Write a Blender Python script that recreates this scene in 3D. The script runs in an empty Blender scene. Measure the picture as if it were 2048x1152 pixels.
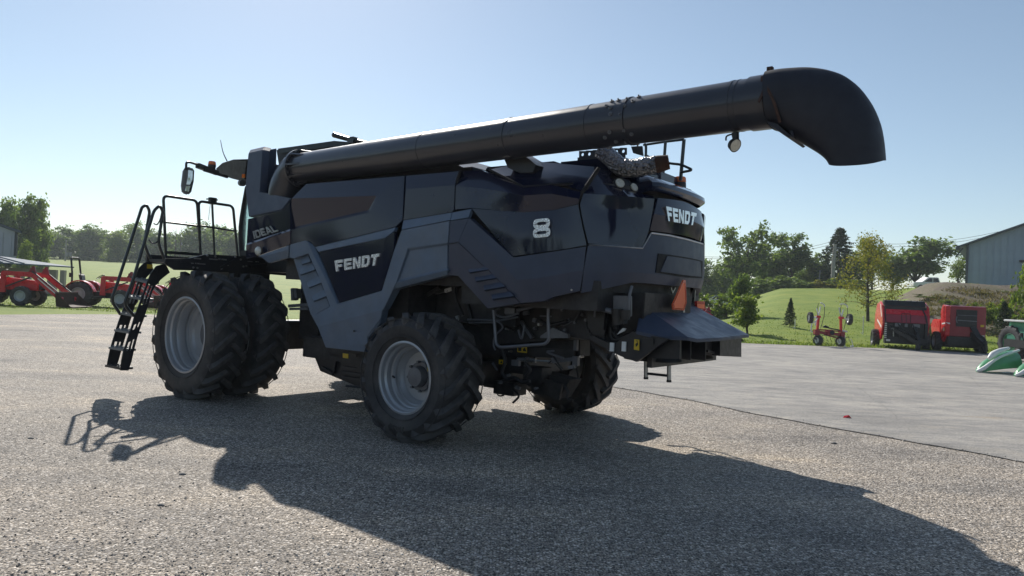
import bpy, bmesh, math, random
from mathutils import Vector, Matrix, Euler
from mathutils.noise import noise as pnoise
random.seed(7)
PI = math.pi
scene = bpy.context.scene
COL = scene.collection
# ------------------------------------------------------------------ camera solved from the photograph
FPX, ROLL, PITCH, CAMH, YAW = 1420.0, .047, .010, 1.895, .643
c_, s_ = math.cos(PITCH), math.sin(PITCH)
FW = Vector((0, c_, s_)); R0 = Vector((1, 0, 0)); D0 = FW.cross(R0)
CR = R0*math.cos(ROLL) - D0*math.sin(ROLL)
CD = R0*math.sin(ROLL) + D0*math.cos(ROLL)
CO = Vector((0, 0, CAMH))
UF = Vector((-math.cos(YAW), math.sin(YAW), 0))      # the combine's forward
UL = Vector((-math.sin(YAW), -math.cos(YAW), 0))     # the combine's left
RC = Vector((-1.322, 8.795, 0)) - UL*2.115           # ground point under the middle of the rear axle
def ray(x, y): return FW + CR*((x-1024)/FPX) + CD*((y-576)/FPX)
def loc(P):
    q = P-RC
    return Vector((q.dot(UF), q.dot(UL), q.z))
CL = loc(CO)
def lray(x, y):
    d = ray(x, y); return Vector((d.dot(UF), d.dot(UL), d.z))
def on(n, k, x, y):
    d = lray(x, y); t = (k-CL[n])/d[n]; return CL + d*t
def U(x, y, u): return on(0, u, x, y)
def V(x, y, v): return on(1, v, x, y)
# side and rear shell of the machine: flat side, then a rounded back
SB, SU0, SA, SN = 1.70, -1.5, 1.20, 2.5
def gshell(P, off):
    if P.x > SU0: return P.y/(SB+off) - 1
    return (abs(P.y)/(SB+off))**SN + (abs(P.x-SU0)/(SA+off))**SN - 1
def S(x, y, off=0.0):
    d = lray(x, y); n = 260; t0, t1 = 5.0, 16.0
    best = None; pv = None
    for i in range(n+1):
        t = t0+(t1-t0)*i/n; P = CL+d*t; g = gshell(P, off)
        if best is None or g < best[0]: best = (g, t)
        if pv is not None and pv > 0 >= g:
            a, b = t-(t1-t0)/n, t
            for _ in range(30):
                m = (a+b)/2
                if gshell(CL+d*m, off) > 0: a = m
                else: b = m
            return CL+d*b
        pv = g
    return CL+d*best[1]
def inward(P):
    if P.x > SU0: return Vector((0, -1, 0))
    q = Vector((-(abs(P.x-SU0)/SA)**(SN-1)/SA, math.copysign((abs(P.y)/SB)**(SN-1)/SB, P.y), 0))
    return -q.normalized() if q.length > 1e-6 else Vector((1, 0, 0))

# ------------------------------------------------------------------ mesh builder
def basis(d):
    d = d.normalized(); a = Vector((0, 0, 1)) if abs(d.z) < .9 else Vector((1, 0, 0))
    x = d.cross(a).normalized(); return x, x.cross(d).normalized()
class MB:
    def __init__(s): s.v = []; s.f = []; s.m = []; s.mi = 0
    def add(s, vs, fs):
        o = len(s.v); s.v += [Vector(v) for v in vs]
        for f in fs: s.f.append([i+o for i in f]); s.m.append(s.mi)
        return s
    def box(s, c, d, rz=0, rot=None, taper=1.0):
        M = rot if rot is not None else Matrix.Rotation(rz, 3, 'Z')
        c = Vector(c); vs = []
        for z in (-.5, .5):
            k = taper if z > 0 else 1
            for x, y in ((-.5, -.5), (.5, -.5), (.5, .5), (-.5, .5)):
                vs.append(c + M @ Vector((x*d[0]*k, y*d[1]*k, z*d[2])))
        return s.add(vs, [(3,2,1,0),(4,5,6,7),(0,1,5,4),(1,2,6,5),(2,3,7,6),(3,0,4,7)])
    def bar(s, p, q, w, h):
        p, q = Vector(p), Vector(q); x, y = basis(q-p); vs = []
        for e in (p, q):
            for a, b in ((-.5,-.5),(.5,-.5),(.5,.5),(-.5,.5)): vs.append(e+x*a*w+y*b*h)
        return s.add(vs, [(3,2,1,0),(4,5,6,7),(0,1,5,4),(1,2,6,5),(2,3,7,6),(3,0,4,7)])
    def cyl(s, p, q, r0, r1=None, n=16, cap=True):
        if r1 is None: r1 = r0
        p, q = Vector(p), Vector(q); x, y = basis(q-p); vs = []
        for e, r in ((p, r0), (q, r1)):
            for i in range(n):
                a = 2*PI*i/n; vs.append(e+(x*math.cos(a)+y*math.sin(a))*r)
        fs = [(i, (i+1) % n, n+(i+1) % n, n+i) for i in range(n)]
        if cap: fs += [tuple(range(n-1, -1, -1)), tuple(range(n, 2*n))]
        return s.add(vs, fs)
    def tube(s, pts, r, n=10, sm=0, cap=True):
        pts = [Vector(p) for p in pts]
        if sm:
            if isinstance(r, (list, tuple)): r = [r[i]+(r[i+1]-r[i])*j/sm for i in range(len(r)-1) for j in range(sm)]+[r[-1]]
            pts = smooth_path(pts, sm)
        vs = []; m = len(pts); px = None
        for i, p in enumerate(pts):
            d = (pts[min(i+1, m-1)]-pts[max(i-1, 0)]).normalized()
            if px is None: px, py = basis(d)
            else:
                px = (px-d*px.dot(d)).normalized(); py = px.cross(d).normalized()
            rr = r[i] if isinstance(r, (list, tuple)) else r
            for k in range(n):
                a = 2*PI*k/n; vs.append(p+(px*math.cos(a)+py*math.sin(a))*rr)
        fs = [(i*n+k, i*n+(k+1) % n, (i+1)*n+(k+1) % n, (i+1)*n+k) for i in range(m-1) for k in range(n)]
        if cap: fs += [tuple(range(n-1, -1, -1)), tuple(range((m-1)*n, m*n))]
        return s.add(vs, fs)
    def lathe(s, prof, n=48, c=(0,0,0), axis='y', close=False):
        c = Vector(c); vs = []; m = len(prof)
        for i in range(n):
            a = 2*PI*i/n
            for r, h in prof:
                if axis == 'y': vs.append(c+Vector((r*math.cos(a), h, r*math.sin(a))))
                elif axis == 'z': vs.append(c+Vector((r*math.cos(a), r*math.sin(a), h)))
                else: vs.append(c+Vector((h, r*math.cos(a), r*math.sin(a))))
        fs = []
        for i in range(n):
            j = (i+1) % n
            for k in range(m-1 if not close else m):
                l = (k+1) % m
                fs.append((i*m+k, j*m+k, j*m+l, i*m+l))
        return s.add(vs, fs)
    def prism(s, pts, ext):
        pts = [Vector(p) for p in pts]; n = len(pts); e = Vector(ext)
        return s.add(pts+[p+e for p in pts], [tuple(range(n)), tuple(range(2*n-1, n-1, -1))] +
                     [(i, i+n, (i+1) % n+n, (i+1) % n) for i in range(n)])
    def sphere(s, c, r, n=12, sc=(1,1,1)):
        c = Vector(c); vs = [c+Vector((0,0,r*sc[2]))]; m = n//2
        for i in range(1, m):
            t = PI*i/m
            for k in range(n):
                a = 2*PI*k/n; vs.append(c+Vector((r*sc[0]*math.sin(t)*math.cos(a), r*sc[1]*math.sin(t)*math.sin(a), r*sc[2]*math.cos(t))))
        vs.append(c-Vector((0,0,r*sc[2]))); fs = [(0, 1+k, 1+(k+1) % n) for k in range(n)]
        for i in range(m-2):
            for k in range(n): fs.append((1+i*n+k, 1+(i+1)*n+k, 1+(i+1)*n+(k+1) % n, 1+i*n+(k+1) % n))
        b = 1+(m-2)*n; fs += [(len(vs)-1, b+(k+1) % n, b+k) for k in range(n)]
        return s.add(vs, fs)
    def xf(s, M):
        s.v = [M @ v for v in s.v]; return s
    def mirror_y(s):
        o = len(s.v); nf = len(s.f)
        s.v += [Vector((v.x, -v.y, v.z)) for v in s.v]
        for i in range(nf): s.f.append([k+o for k in reversed(s.f[i])]); s.m.append(s.m[i])
        return s
    def mesh(s, name, mats, sharp=35, bevel=0, merge=1e-4, recalc=True):
        bm = bmesh.new(); vv = [bm.verts.new(v) for v in s.v]
        for f, mi in zip(s.f, s.m):
            try:
                F = bm.faces.new([vv[i] for i in f]); F.material_index = mi
            except ValueError: pass
        if merge: bmesh.ops.remove_doubles(bm, verts=bm.verts, dist=merge)
        if recalc: bmesh.ops.recalc_face_normals(bm, faces=bm.faces)
        if bevel:
            es = [e for e in bm.edges if len(e.link_faces) == 2 and e.calc_face_angle(0) > math.radians(40)]
            try: bmesh.ops.bevel(bm, geom=es, offset=bevel, segments=2, affect='EDGES', clamp_overlap=True)
            except Exception: pass
        me = bpy.data.meshes.new(name); bm.to_mesh(me); bm.free()
        for m in (mats if isinstance(mats, (list, tuple)) else [mats]): me.materials.append(m)
        if sharp is not None:
            me.polygons.foreach_set('use_smooth', [True]*len(me.polygons)); me.set_sharp_from_angle(angle=math.radians(sharp))
        return me
    def build(s, name, mats, parent=None, **k):
        return link(name, s.mesh(name, mats, **k), parent)
def link(name, data, parent=None):
    o = bpy.data.objects.new(name, data); COL.objects.link(o)
    if parent is not None: o.parent = parent
    return o
def smooth_path(p, k):
    out = []; n = len(p)
    for i in range(n-1):
        a, b, c, d = p[max(i-1,0)], p[i], p[i+1], p[min(i+2,n-1)]
        for j in range(k):
            t = j/k
            out.append(.5*((2*b)+(c-a)*t+(2*a-5*b+4*c-d)*t*t+(3*b-a-3*c+d)*t**3))
    out.append(p[-1]); return out
def rounded(pts, r, k=5):
    pts = [Vector(p) for p in pts]; out = [pts[0]]
    for a, b, c in zip(pts, pts[1:], pts[2:]):
        d1, d2 = (a-b), (c-b); q = min(r, d1.length*.45, d2.length*.45)
        p1, p2 = b+d1.normalized()*q, b+d2.normalized()*q
        for j in range(k+1):
            t = j/k; out.append(p1*(1-t)**2+b*2*t*(1-t)+p2*t*t)
    out.append(pts[-1]); return out
def thing(name, label, cat, loc=(0,0,0), rz=0, group=None):
    o = bpy.data.objects.new(name, None); COL.objects.link(o); o.empty_display_size = .3
    o.location = loc; o.rotation_euler = (0, 0, rz); return tag(o, label, cat, group)
def tag(o, label=None, cat=None, group=None, kind=None):
    if label: o['label'] = label
    if cat: o['category'] = cat
    if group: o['group'] = group
    if kind: o['kind'] = kind
    return o
def kids(o): return [c for c in bpy.data.objects if c.parent == o]
def dup(o, loc=None, rz=None, label=None, scale=None, parent=None, top=True):
    c = o.copy(); COL.objects.link(c)
    if parent is not None: c.parent = parent
    for ch in kids(o): dup(ch, parent=c, top=False)
    if top:
        if loc is not None: c.location = loc
        if rz is not None: c.rotation_euler = (0, 0, rz)
        if scale is not None: c.scale = (scale,)*3 if not isinstance(scale, (tuple, list)) else scale
        if label: c['label'] = label
    return c

# ------------------------------------------------------------------ materials
def newmat(name):
    m = bpy.data.materials.new(name); m.use_nodes = True
    nt = m.node_tree; return m, nt, nt.nodes['Principled BSDF']
def nd(nt, t, **k):
    n = nt.nodes.new(t)
    for a, b in k.items():
        if a in n.inputs.keys() if isinstance(a, str) else False: n.inputs[a].default_value = b
        else: setattr(n, a, b)
    return n
def noise(nt, scale, detail=4, rough=.55, vec=None, coord='Object', stretch=None):
    tc = nt.nodes.new('ShaderNodeTexCoord'); n = nt.nodes.new('ShaderNodeTexNoise')
    n.inputs['Scale'].default_value = scale; n.inputs['Detail'].default_value = detail; n.inputs['Roughness'].default_value = rough
    src = vec or tc.outputs[coord]
    if stretch:
        mp = nt.nodes.new('ShaderNodeMapping'); mp.inputs['Scale'].default_value = stretch
        nt.links.new(src, mp.inputs['Vector']); src = mp.outputs['Vector']
    nt.links.new(src, n.inputs['Vector']); return n.outputs['Fac']
def ramp(nt, fac, stops):
    r = nt.nodes.new('ShaderNodeValToRGB'); e = r.color_ramp.elements
    while len(e) < len(stops): e.new(.5)
    for el, (p, c) in zip(e, stops): el.position = p; el.color = (*c, 1) if len(c) == 3 else c
    nt.links.new(fac, r.inputs['Fac']); return r.outputs['Color']
def bump(nt, bs, h, strength, dist=.01):
    b = nt.nodes.new('ShaderNodeBump'); b.inputs['Strength'].default_value = strength; b.inputs['Distance'].default_value = dist
    nt.links.new(h, b.inputs['Height']); nt.links.new(b.outputs['Normal'], bs.inputs['Normal']); return b
def mat(name, col, rough=.5, metal=0, coat=0, var=.15, vs=6, bmp=0, bs_=60, dust=0, rv=.08, spec=.5):
    m, nt, b = newmat(name)
    n = noise(nt, vs, 5)
    lo = tuple(c*(1-var) for c in col); hi = tuple(min(1, c*(1+var)) for c in col)
    c = ramp(nt, n, [(.3, lo), (.7, hi)])
    if dust:
        n2 = noise(nt, 2.2, 6, .65); mx = nt.nodes.new('ShaderNodeMix'); mx.data_type = 'RGBA'
        f = ramp(nt, n2, [(.42, (0,0,0)), (.75, (dust,)*3)])
        nt.links.new(f, mx.inputs['Factor']); nt.links.new(c, mx.inputs['A']); mx.inputs['B'].default_value = (.20, .18, .155, 1); c = mx.outputs['Result']
    nt.links.new(c, b.inputs['Base Color'])
    r = ramp(nt, noise(nt, vs*1.7, 4), [(.3, (max(0, rough-rv),)*3), (.7, (min(1, rough+rv),)*3)])
    nt.links.new(r, b.inputs['Roughness'])
    b.inputs['Metallic'].default_value = metal; b.inputs['Specular IOR Level'].default_value = spec
    if coat: b.inputs['Coat Weight'].default_value = coat; b.inputs['Coat Roughness'].default_value = .05
    if bmp: bump(nt, b, noise(nt, bs_, 3), bmp, .004)
    return m
def glassmat(name, col, alpha=.35, rough=.03):
    m, nt, b = newmat(name)
    n = noise(nt, 1.5, 2); c = ramp(nt, n, [(.3, tuple(x*.85 for x in col)), (.7, col)])
    nt.links.new(c, b.inputs['Base Color']); b.inputs['Roughness'].default_value = rough
    b.inputs['Transmission Weight'].default_value = 1-alpha; b.inputs['IOR'].default_value = 1.1
    b.inputs['Specular IOR Level'].default_value = .9
    return m
M = {}
M['gloss'] = mat('gloss_black_paint', (.0085, .0115, .033), .09, 0, .12, .1, 3, bmp=.012, bs_=1.1, dust=.012, rv=.025)
M['trim'] = mat('blue_grey_trim_plastic', (.105, .145, .205), .5, 0, 0, .10, 5, bmp=.10, bs_=240, dust=.22)
M['trimdark'] = mat('dark_slate_panel_plastic', (.034, .047, .084), .42, 0, 0, .12, 4, bmp=.08, bs_=240, dust=.05)
M['groove'] = mat('black_seam_rubber', (.004, .004, .006), .7)
M['auger'] = mat('graphite_auger_paint', (.026, .027, .037), .30, 0, .3, .10, 2, dust=.03, rv=.03)
M['spout'] = mat('black_spout_rubber', (.011, .0115, .02), .6, 0, 0, .2, 6, bmp=.1, bs_=90, dust=.02)
M['tyre'] = mat('tyre_rubber', (.030, .0295, .033), .68, 0, 0, .25, 7, bmp=.2, bs_=45, dust=.30)
M['lug'] = mat('worn_lit_tread_rubber', (.060, .058, .060), .75, 0, 0, .25, 9, bmp=.2, bs_=60, dust=.25)  # worn dusty lugs, base lightened to stand in for light on the tread
M['rim'] = mat('silver_rim_paint', (.40, .415, .44), .38, .35, 0, .06, 6, dust=.12)
M['hub'] = mat('grey_hub_steel', (.15, .155, .17), .45, .3, 0, .15, 9, dust=.2)
M['frame'] = mat('black_frame_paint', (.012, .0125, .017), .42, 0, 0, .25, 8, dust=.10)
M['under'] = mat('greasy_dark_steel', (.024, .023, .026), .5, .2, 0, .35, 11, bmp=.2, bs_=30, dust=.22)
M['steel'] = mat('bare_steel', (.42, .42, .42), .33, .9, 0, .15, 14)
M['hose'] = mat('hydraulic_hose_rubber', (.014, .014, .016), .5)
M['pipegrey'] = mat('grey_hydraulic_pipe', (.16, .165, .185), .4, .4)
M['chrome'] = mat('chrome_badge', (.80, .81, .82), .25, .55, 0, .05, 25, bmp=.6, bs_=34, rv=.08)
M['rail'] = mat('dark_green_black_rail_paint', (.014, .018, .019), .35, 0, .2, .2, 10, dust=.06)
M['step'] = mat('grey_step_casting', (.16, .175, .185), .5, .3, 0, .2, 30, bmp=.4, bs_=70, dust=.2)
M['yellow'] = mat('yellow_warning_decal', (.62, .42, .02), .45, 0, 0, .08, 20)
M['decalblack'] = mat('decal_black_ink', (.012, .012, .012), .5)
M['white'] = mat('white_paint', (.72, .72, .71), .42, 0, 0, .06, 9, dust=.08)
M['orange'] = mat('orange_reflective_sheet', (1.0, .20, .07), .5, 0, 0, .02, 60)
M['redlens'] = mat('red_reflector_lens', (.55, .02, .015), .2, 0, .5, .1, 60)
M['amber'] = mat('amber_beacon_lens', (.75, .16, .015), .2, 0, .5, .1, 30)
M['lens'] = mat('lamp_lens', (.62, .62, .55), .18, .2, .6, .18, 60, bmp=.4, bs_=120)
M['red'] = mat('red_machine_paint', (.60, .010, .022), .3, 0, .4, .12, 4, dust=.06)
M['shadedred'] = mat('shaded_red_paint', (.25, .008, .022), .35, 0, .3, .12, 4, dust=.06)  # same red with shade put into its colour, as on the baler fronts
M['blackplast'] = mat('black_plastic', (.012, .012, .014), .5, 0, 0, .2, 8, dust=.1)
M['seat'] = mat('charcoal_seat_vinyl', (.02, .021, .026), .45, 0, 0, .2, 10)
M['grey'] = mat('grey_cast_metal', (.17, .175, .18), .5, .2, 0, .2, 10, dust=.15)
M['rust'] = mat('rusty_pipe_end', (.05, .022, .014), .8, 0, 0, .4, 20)
M['green'] = mat('green_header_paint', (.065, .27, .115), .35, 0, .3, .1, 4, dust=.08)
M['winglass'] = glassmat('tinted_cab_glass', (.70, .86, .83), .12)
M['greenglass'] = glassmat('green_tractor_glass', (.15, .42, .30), .45)
M['darkglass'] = mat('dark_window_glass', (.015, .018, .022), .06, 0, .6, .2, 2)
M['mirrorglass'] = mat('mirror_glass', (.55, .56, .56), .05, 1, 0, .25, 9)
M['chromedark'] = mat('polished_chrome_badge', (.80, .81, .83), .12, 1, 0, .05, 25, bmp=.7, bs_=22, rv=.05)
def foilmat():
    m, nt, b = newmat('crinkled_foil_wrap')
    tc = nt.nodes.new('ShaderNodeTexCoord'); v = nt.nodes.new('ShaderNodeTexVoronoi'); v.inputs['Scale'].default_value = 34
    nt.links.new(tc.outputs['Object'], v.inputs['Vector'])
    c = ramp(nt, noise(nt, 30, 5, .7), [(.3, (.06, .058, .062)), (.65, (.36, .36, .38))])
    nt.links.new(c, b.inputs['Base Color']); b.inputs['Metallic'].default_value = .95; b.inputs['Roughness'].default_value = .28
    bump(nt, b, v.outputs['Distance'], 1.0, .03); return m
M['foil'] = foilmat()
# ------------------------------------------------------------------ the combine harvester
comb = thing('combine_harvester', 'large black combine harvester with dual front tyres and long rear auger on the gravel', 'combine harvester', RC, PI-YAW)

def lr(b, name, mt, parent, mirror, **k):
    o = b.build(name, mt, parent or comb, **k)
    if mirror:
        q = MB(); q.v = [Vector((v.x, -v.y, v.z)) for v in b.v]; q.f = [list(reversed(f)) for f in b.f]; q.m = list(b.m)
        q.build(name, mt, parent or comb, **k)
    return o
def facets(name, mt, verts, faces, thick=.05, bevel=.006, parent=None, mirror=True, sharp=7):
    """panel made of named corner points on the shell; rim turned inwards"""
    P = {k: S(*v) for k, v in verts.items()}
    b = MB(); ks = list(P); idx = {k: i for i, k in enumerate(ks)}
    vs = [P[k] for k in ks]; fs = [[idx[c] for c in f] for f in faces]
    cnt = {}
    for f in fs:
        for i in range(len(f)):
            a, c = f[i], f[(i+1) % len(f)]; cnt[(a, c)] = cnt.get((a, c), 0)+1
    n = len(vs); vs2 = vs+[p+inward(p)*thick for p in vs]; rim = []
    for (a, c) in cnt:
        if (c, a) not in cnt: rim.append([a, a+n, c+n, c])
    b.add(vs2, fs+rim)
    return lr(b, name, mt, parent, mirror, bevel=bevel, sharp=sharp)
def patch(name, mt, rows, kc=6, kr=3, thick=.05, parent=None, mirror=True, centre=False, build=True, sharp=8):
    """curved panel: rows of (px, py, offset), every row with the same number of columns"""
    R = []
    for r in rows:
        q = []
        for i in range(len(r)-1):
            for j in range(kc): t = j/kc; q.append(tuple(a*(1-t)+b*t for a, b in zip(r[i], r[i+1])))
        q.append(tuple(r[-1])); R.append(q)
    G = []
    for i in range(len(R)-1):
        for j in range(kr): t = j/kr; G.append([tuple(a*(1-t)+b*t for a, b in zip(p, q)) for p, q in zip(R[i], R[i+1])])
    G.append(R[-1]); nr, nc = len(G), len(G[0])
    vs = []
    for r in G:
        for j, (x, y, o) in enumerate(r):
            p = S(x, y, o)
            if centre and j == nc-1: p = U(x, y, SU0-SA-o); p.y = 0
            vs.append(p)
    fs = [[i*nc+j, (i+1)*nc+j, (i+1)*nc+j+1, i*nc+j+1] for i in range(nr-1) for j in range(nc-1)]
    n = len(vs); vs += [p+inward(p)*thick for p in vs]
    loop = [j for j in range(nc)]+[i*nc+nc-1 for i in range(1, nr)]+([(nr-1)*nc+j for j in range(nc-2, -1, -1)])+[i*nc for i in range(nr-2, 0, -1)]
    for a, c in zip(loop, loop[1:]+loop[:1]):
        if centre and a % nc == nc-1 and c % nc == nc-1: continue
        fs.append([a, c, c+n, a+n])
    b = MB(); b.add(vs, fs)
    if centre: b.mirror_y(); mirror = False
    return lr(b, name, mt, parent, mirror, sharp=sharp)
def strip(name, mt, pts, r, off=0.0, parent=None, mirror=True):
    P = []
    for a, c in zip(pts, pts[1:]):
        k = max(2, int(abs(a[0]-c[0])/18))
        for j in range(k): t = j/k; P.append(S(a[0]*(1-t)+c[0]*t, a[1]*(1-t)+c[1]*t, off))
    P.append(S(*pts[-1], off)); b = MB().tube(P, r, 6)
    return lr(b, name, mt, parent, mirror)

# upper side panels (glossy, with a pocket pressed in)
facets('upper_side_panel', M['gloss'], dict(A=(583,397,0), B=(612,368,-.05), C=(809,351.5,-.05), D=(805,440,0), E=(791,453.5,.01), F=(629,493,.01),
    G=(612,481,.01), H=(582,488.5,.01), I=(582,460,.012), Ip=(582,456,-.05), J=(740,425,.012), Jp=(737,420,-.05), K=(753,391.5,0)),
    [('A','B','C','K'), ('C','D','K'), ('A','K','Jp','Ip'), ('Ip','Jp','J','I'), ('K','J','Jp'), ('K','D','E','J'), ('J','E','F','G','H','I')], bevel=.004)
facets('centre_side_panel', M['gloss'], dict(A=(811.5,351.5,-.05), B=(919.5,342,-.05), C=(910,370,0), D=(908,420,.0), E=(904.5,424,.0), F=(807,440,.0), X=(811,379,0)),
    [('A','B','C','X'), ('X','C','D','E','F')], bevel=.004)
# bright upward bevels over the trim
facets('trim_bevel', M['trim'], dict(A=(806.5,441,0), B=(904.5,425,0), C=(900,440,.055), D=(803,459.5,.055)), [('A','B','C','D')], bevel=.003)
facets('trim_bevel', M['trim'], dict(A=(630,494,0), B=(791,454.5,0), C=(788,462,.05), D=(770,476,.03), E=(637,503.5,.03)), [('A','B','C','D','E')], bevel=.003)
# glossy lower door that carries the lettering
door = facets('lower_side_door', M['gloss'], dict(A=(638,504.5,.02), B=(769,477,.02), C=(789,463,.05), D=(787,500,.05), E=(763,580,.025), F=(678.5,605.5,.02)),
    [('A','B','E','F'), ('B','C','D','E')], bevel=.004)
# blue-grey trim that wraps the door and arches over the rear tyre
facets('fender_trim', M['trim'], dict(
    a=(580,489,.05), b=(609,481,.05), c=(615,484,.05), d=(652,560,.05), e=(673,607,.05), f=(660,613,.05), g=(638,555,.05), h=(616,507,.05), i=(588,517,.05), j=(578.5,515,.05),
    k=(628.5,490.5,.0), l=(660,560,.0), m=(678,606.5,.0),
    n=(622,630,.05), o=(632,628,.05), p=(763,581.5,.05), q=(788,500,.055), r=(802.5,460.5,.055), s=(899,441.5,.055), t=(896,486,.055), u=(816,497,.055), v=(793,565,.055),
    w=(768,617,.05), x=(765,620,.05), y=(635,654,.05), z=(651,695,.0), A=(729,704,0), B=(731,683,0), C=(760,646,0), D=(895,540,.055), E=(895,550,0), F=(789,578,.03),
    u2=(819,501,.025), t2=(895.5,490,.025), D2=(894.5,536,.025), v2=(797,560,.025)),
    [('a','b','c','d','e','f','g','h','i','j'), ('c','k','l','m','e','d'), ('n','o','f','e','m','p','w','x','y'), ('y','x','C','B','A','z'),
     ('p','q','r','s','t','u','v','w'), ('v','D','E','F'), ('v','F','w'), ('u','t','t2','u2'), ('u','u2','v2','v'), ('v','v2','D2','D'), ('u2','t2','D2','v2')], thick=.11, bevel=.008)
# louvred step pocket in the trim
facets('louvre_pocket', M['trim'], dict(a=(587,518,-.02), b=(616,508,-.02), c=(638,556,-.02), d=(660,613,-.02), e=(632,629,.0), f=(621,630,.0)), [('a','b','c','d','e','f')], thick=.03)
for (x0, y0, x1, y1) in ((597,549,630,539), (613,575,643,565), (623,602,655,591), (600,528,621,523)):
    P = [S(x0, y0-12, -.018), S(x1-4, y1-13, -.018), S(x0+5, y0, .03), S(x1, y1, .03), S(x0+4, y0+2.5, -.018), S(x1, y1+3, -.018)]
    lr(MB().add(P, [(0,1,3,2), (2,3,5,4), (1,5,3), (0,2,4)]), 'louvre', M['trim'], comb, True, bevel=.003)
facets('trim_front_piece', M['trim'], dict(a=(516,512,.03), b=(577.5,490.5,.05), c=(576.5,515,.03), d=(537,526,.0), e=(522,514,.045), f=(577,499.5,.05)), [('a','b','f','e'), ('e','f','c','d')], bevel=.004)
facets('lower_trim_plate', M['trim'], dict(a=(688,647,.03), b=(760,626,.03), c=(758,642,.025), d=(735,672,.015), e=(735,690,.008), f=(695,692,.008)), [('a','b','c','d','e','f')], thick=.012, bevel=.004)
# front lettered panel
fp = facets('front_side_panel', M['gloss'], dict(a=(496,438,-.03), b=(563,421,.0), c=(580.5,402,.0), d=(580.5,458,.0), e=(493,487,-.05), f=(492,491,-.03), g=(580.5,462,.03), h=(581,488.5,.0), i=(516,511,-.03), j=(492,519,-.08)),
    [('a','b','c','d','e'), ('e','d','g','f'), ('f','g','h','i','j')], bevel=.004)
MB().sphere(S(516,502,.02), .075, 14, (1,.5,1)).build('marker_lamp', M['lens'], fp)
# column beside the grain tank
facets('tank_column', M['trimdark'], dict(a=(496,307,-.06), b=(500,300,-.16), b2=(530,293,-.2), c=(526,300,-.08), d=(520,384,-.05), e=(582,397,-.01), f=(564,419.5,.0), g=(497,434,-.03), h=(491,385,-.06), i=(491,365,-.06)),
    [('a','c','d','h','i'), ('d','e','f','g','h'), ('a','b','b2','c')], thick=.12, bevel=.012)
# rear panels
patch('rear_side_panel', M['gloss'], [
    [(923,342,-.12), (964,340.5,-.12), (1046,373,-.06), (1100,369,-.05), (1162,384,-.03)],
    [(912,372,-.01), (966,377,.0), (1047,391,.035), (1105,388,.035), (1158,398,.02)],
    [(910,419,-.01), (943,416,.01), (1047,424,.01), (1105,420,.01), (1155.5,408,.01)]])
patch('rear_side_panel_lower', M['gloss'], [
    [(943.5,417,.01), (1000,421,.01), (1047,424.5,.01), (1105,420.5,.01), (1156,409,.01)],
    [(985,466,.02), (1028,470,.03), (1068,469,.035), (1115,465,.03), (1164,450,.015)],
    [(1026,512,.03), (1058,508,.035), (1085,504,.035), (1130,498,.03), (1173,490,.02)]])
patch('rear_shoulder', M['gloss'], [
    [(980,339,-.30), (1030,328,-.42), (1075,323,-.48), (1140,329,-.42), (1197,334,-.32)],
    [(1005,352,-.16), (1046,350,-.22), (1085,346,-.25), (1140,350,-.2), (1180,356,-.15)],
    [(1047,372,-.08), (1070,371,-.07), (1100,368,-.07), (1135,372,-.06), (1163,382,-.05)]])
patch('rear_lower_panel', M['trimdark'], [
    [(938,436,.06), (983,476,.05), (1027,515,.04), (1075,508,.03), (1122,501,.03), (1172,493,.03)],
    [(930,455,.06), (980,505,.06), (1034,560,.045), (1080,556,.04), (1118,549,.035), (1167,540,.03)],
    [(917,484,.06), (977,540,.05), (1042,606,.0), (1087,602,-.03), (1110,592.5,-.01), (1160,582,.0)]], thick=.1)
facets('trim_bevel', M['trim'], dict(a=(905,425,0), b=(943,417.5,0), c=(937,435,.06), d=(900.5,441,.06)), [('a','b','c','d')], bevel=.003)
facets('arch_trim', M['trimdark'], dict(a=(900.5,442,.06), b=(937.5,436.5,.06), c=(917,484,.06), d=(897.5,487,.06)), [('a','b','c','d')], bevel=.004)
facets('arch_louvre_panel', M['trimdark'], dict(a=(897.5,488,.03), b=(917,485,.05), c=(977,541,.04), d=(1041,606.5,-.01), e=(975,617,-.04), f=(916,552,.0), g=(895.5,550,.0)), [('a','b','c','f','g'), ('c','d','e','f')], thick=.1)
for (x0, y0, x1, y1) in ((938,545,978,539), (951,562,993,556), (968,580,1010,573), (984,598,1028,592)):
    P = [S(x0-2, y0-9, .01), S(x1-9, y1-9, .03), S(x0, y0, .07), S(x1, y1, .06), S(x0+3, y0+3, .0), S(x1+2, y1+3, .01)]
    lr(MB().add(P, [(0,1,3,2), (2,3,5,4), (1,5,3), (0,2,4)]), 'arch_louvre', M['trimdark'], comb, True, bevel=.003)
MB().cyl(S(1143,580,.0), S(1143,580,.05), .012, .010, 8).build('panel_latch', M['steel'], comb)
MB().cyl(S(708,662,.0), S(708,662,.05), .014, .012, 8).build('panel_latch', M['blackplast'], comb)
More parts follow.
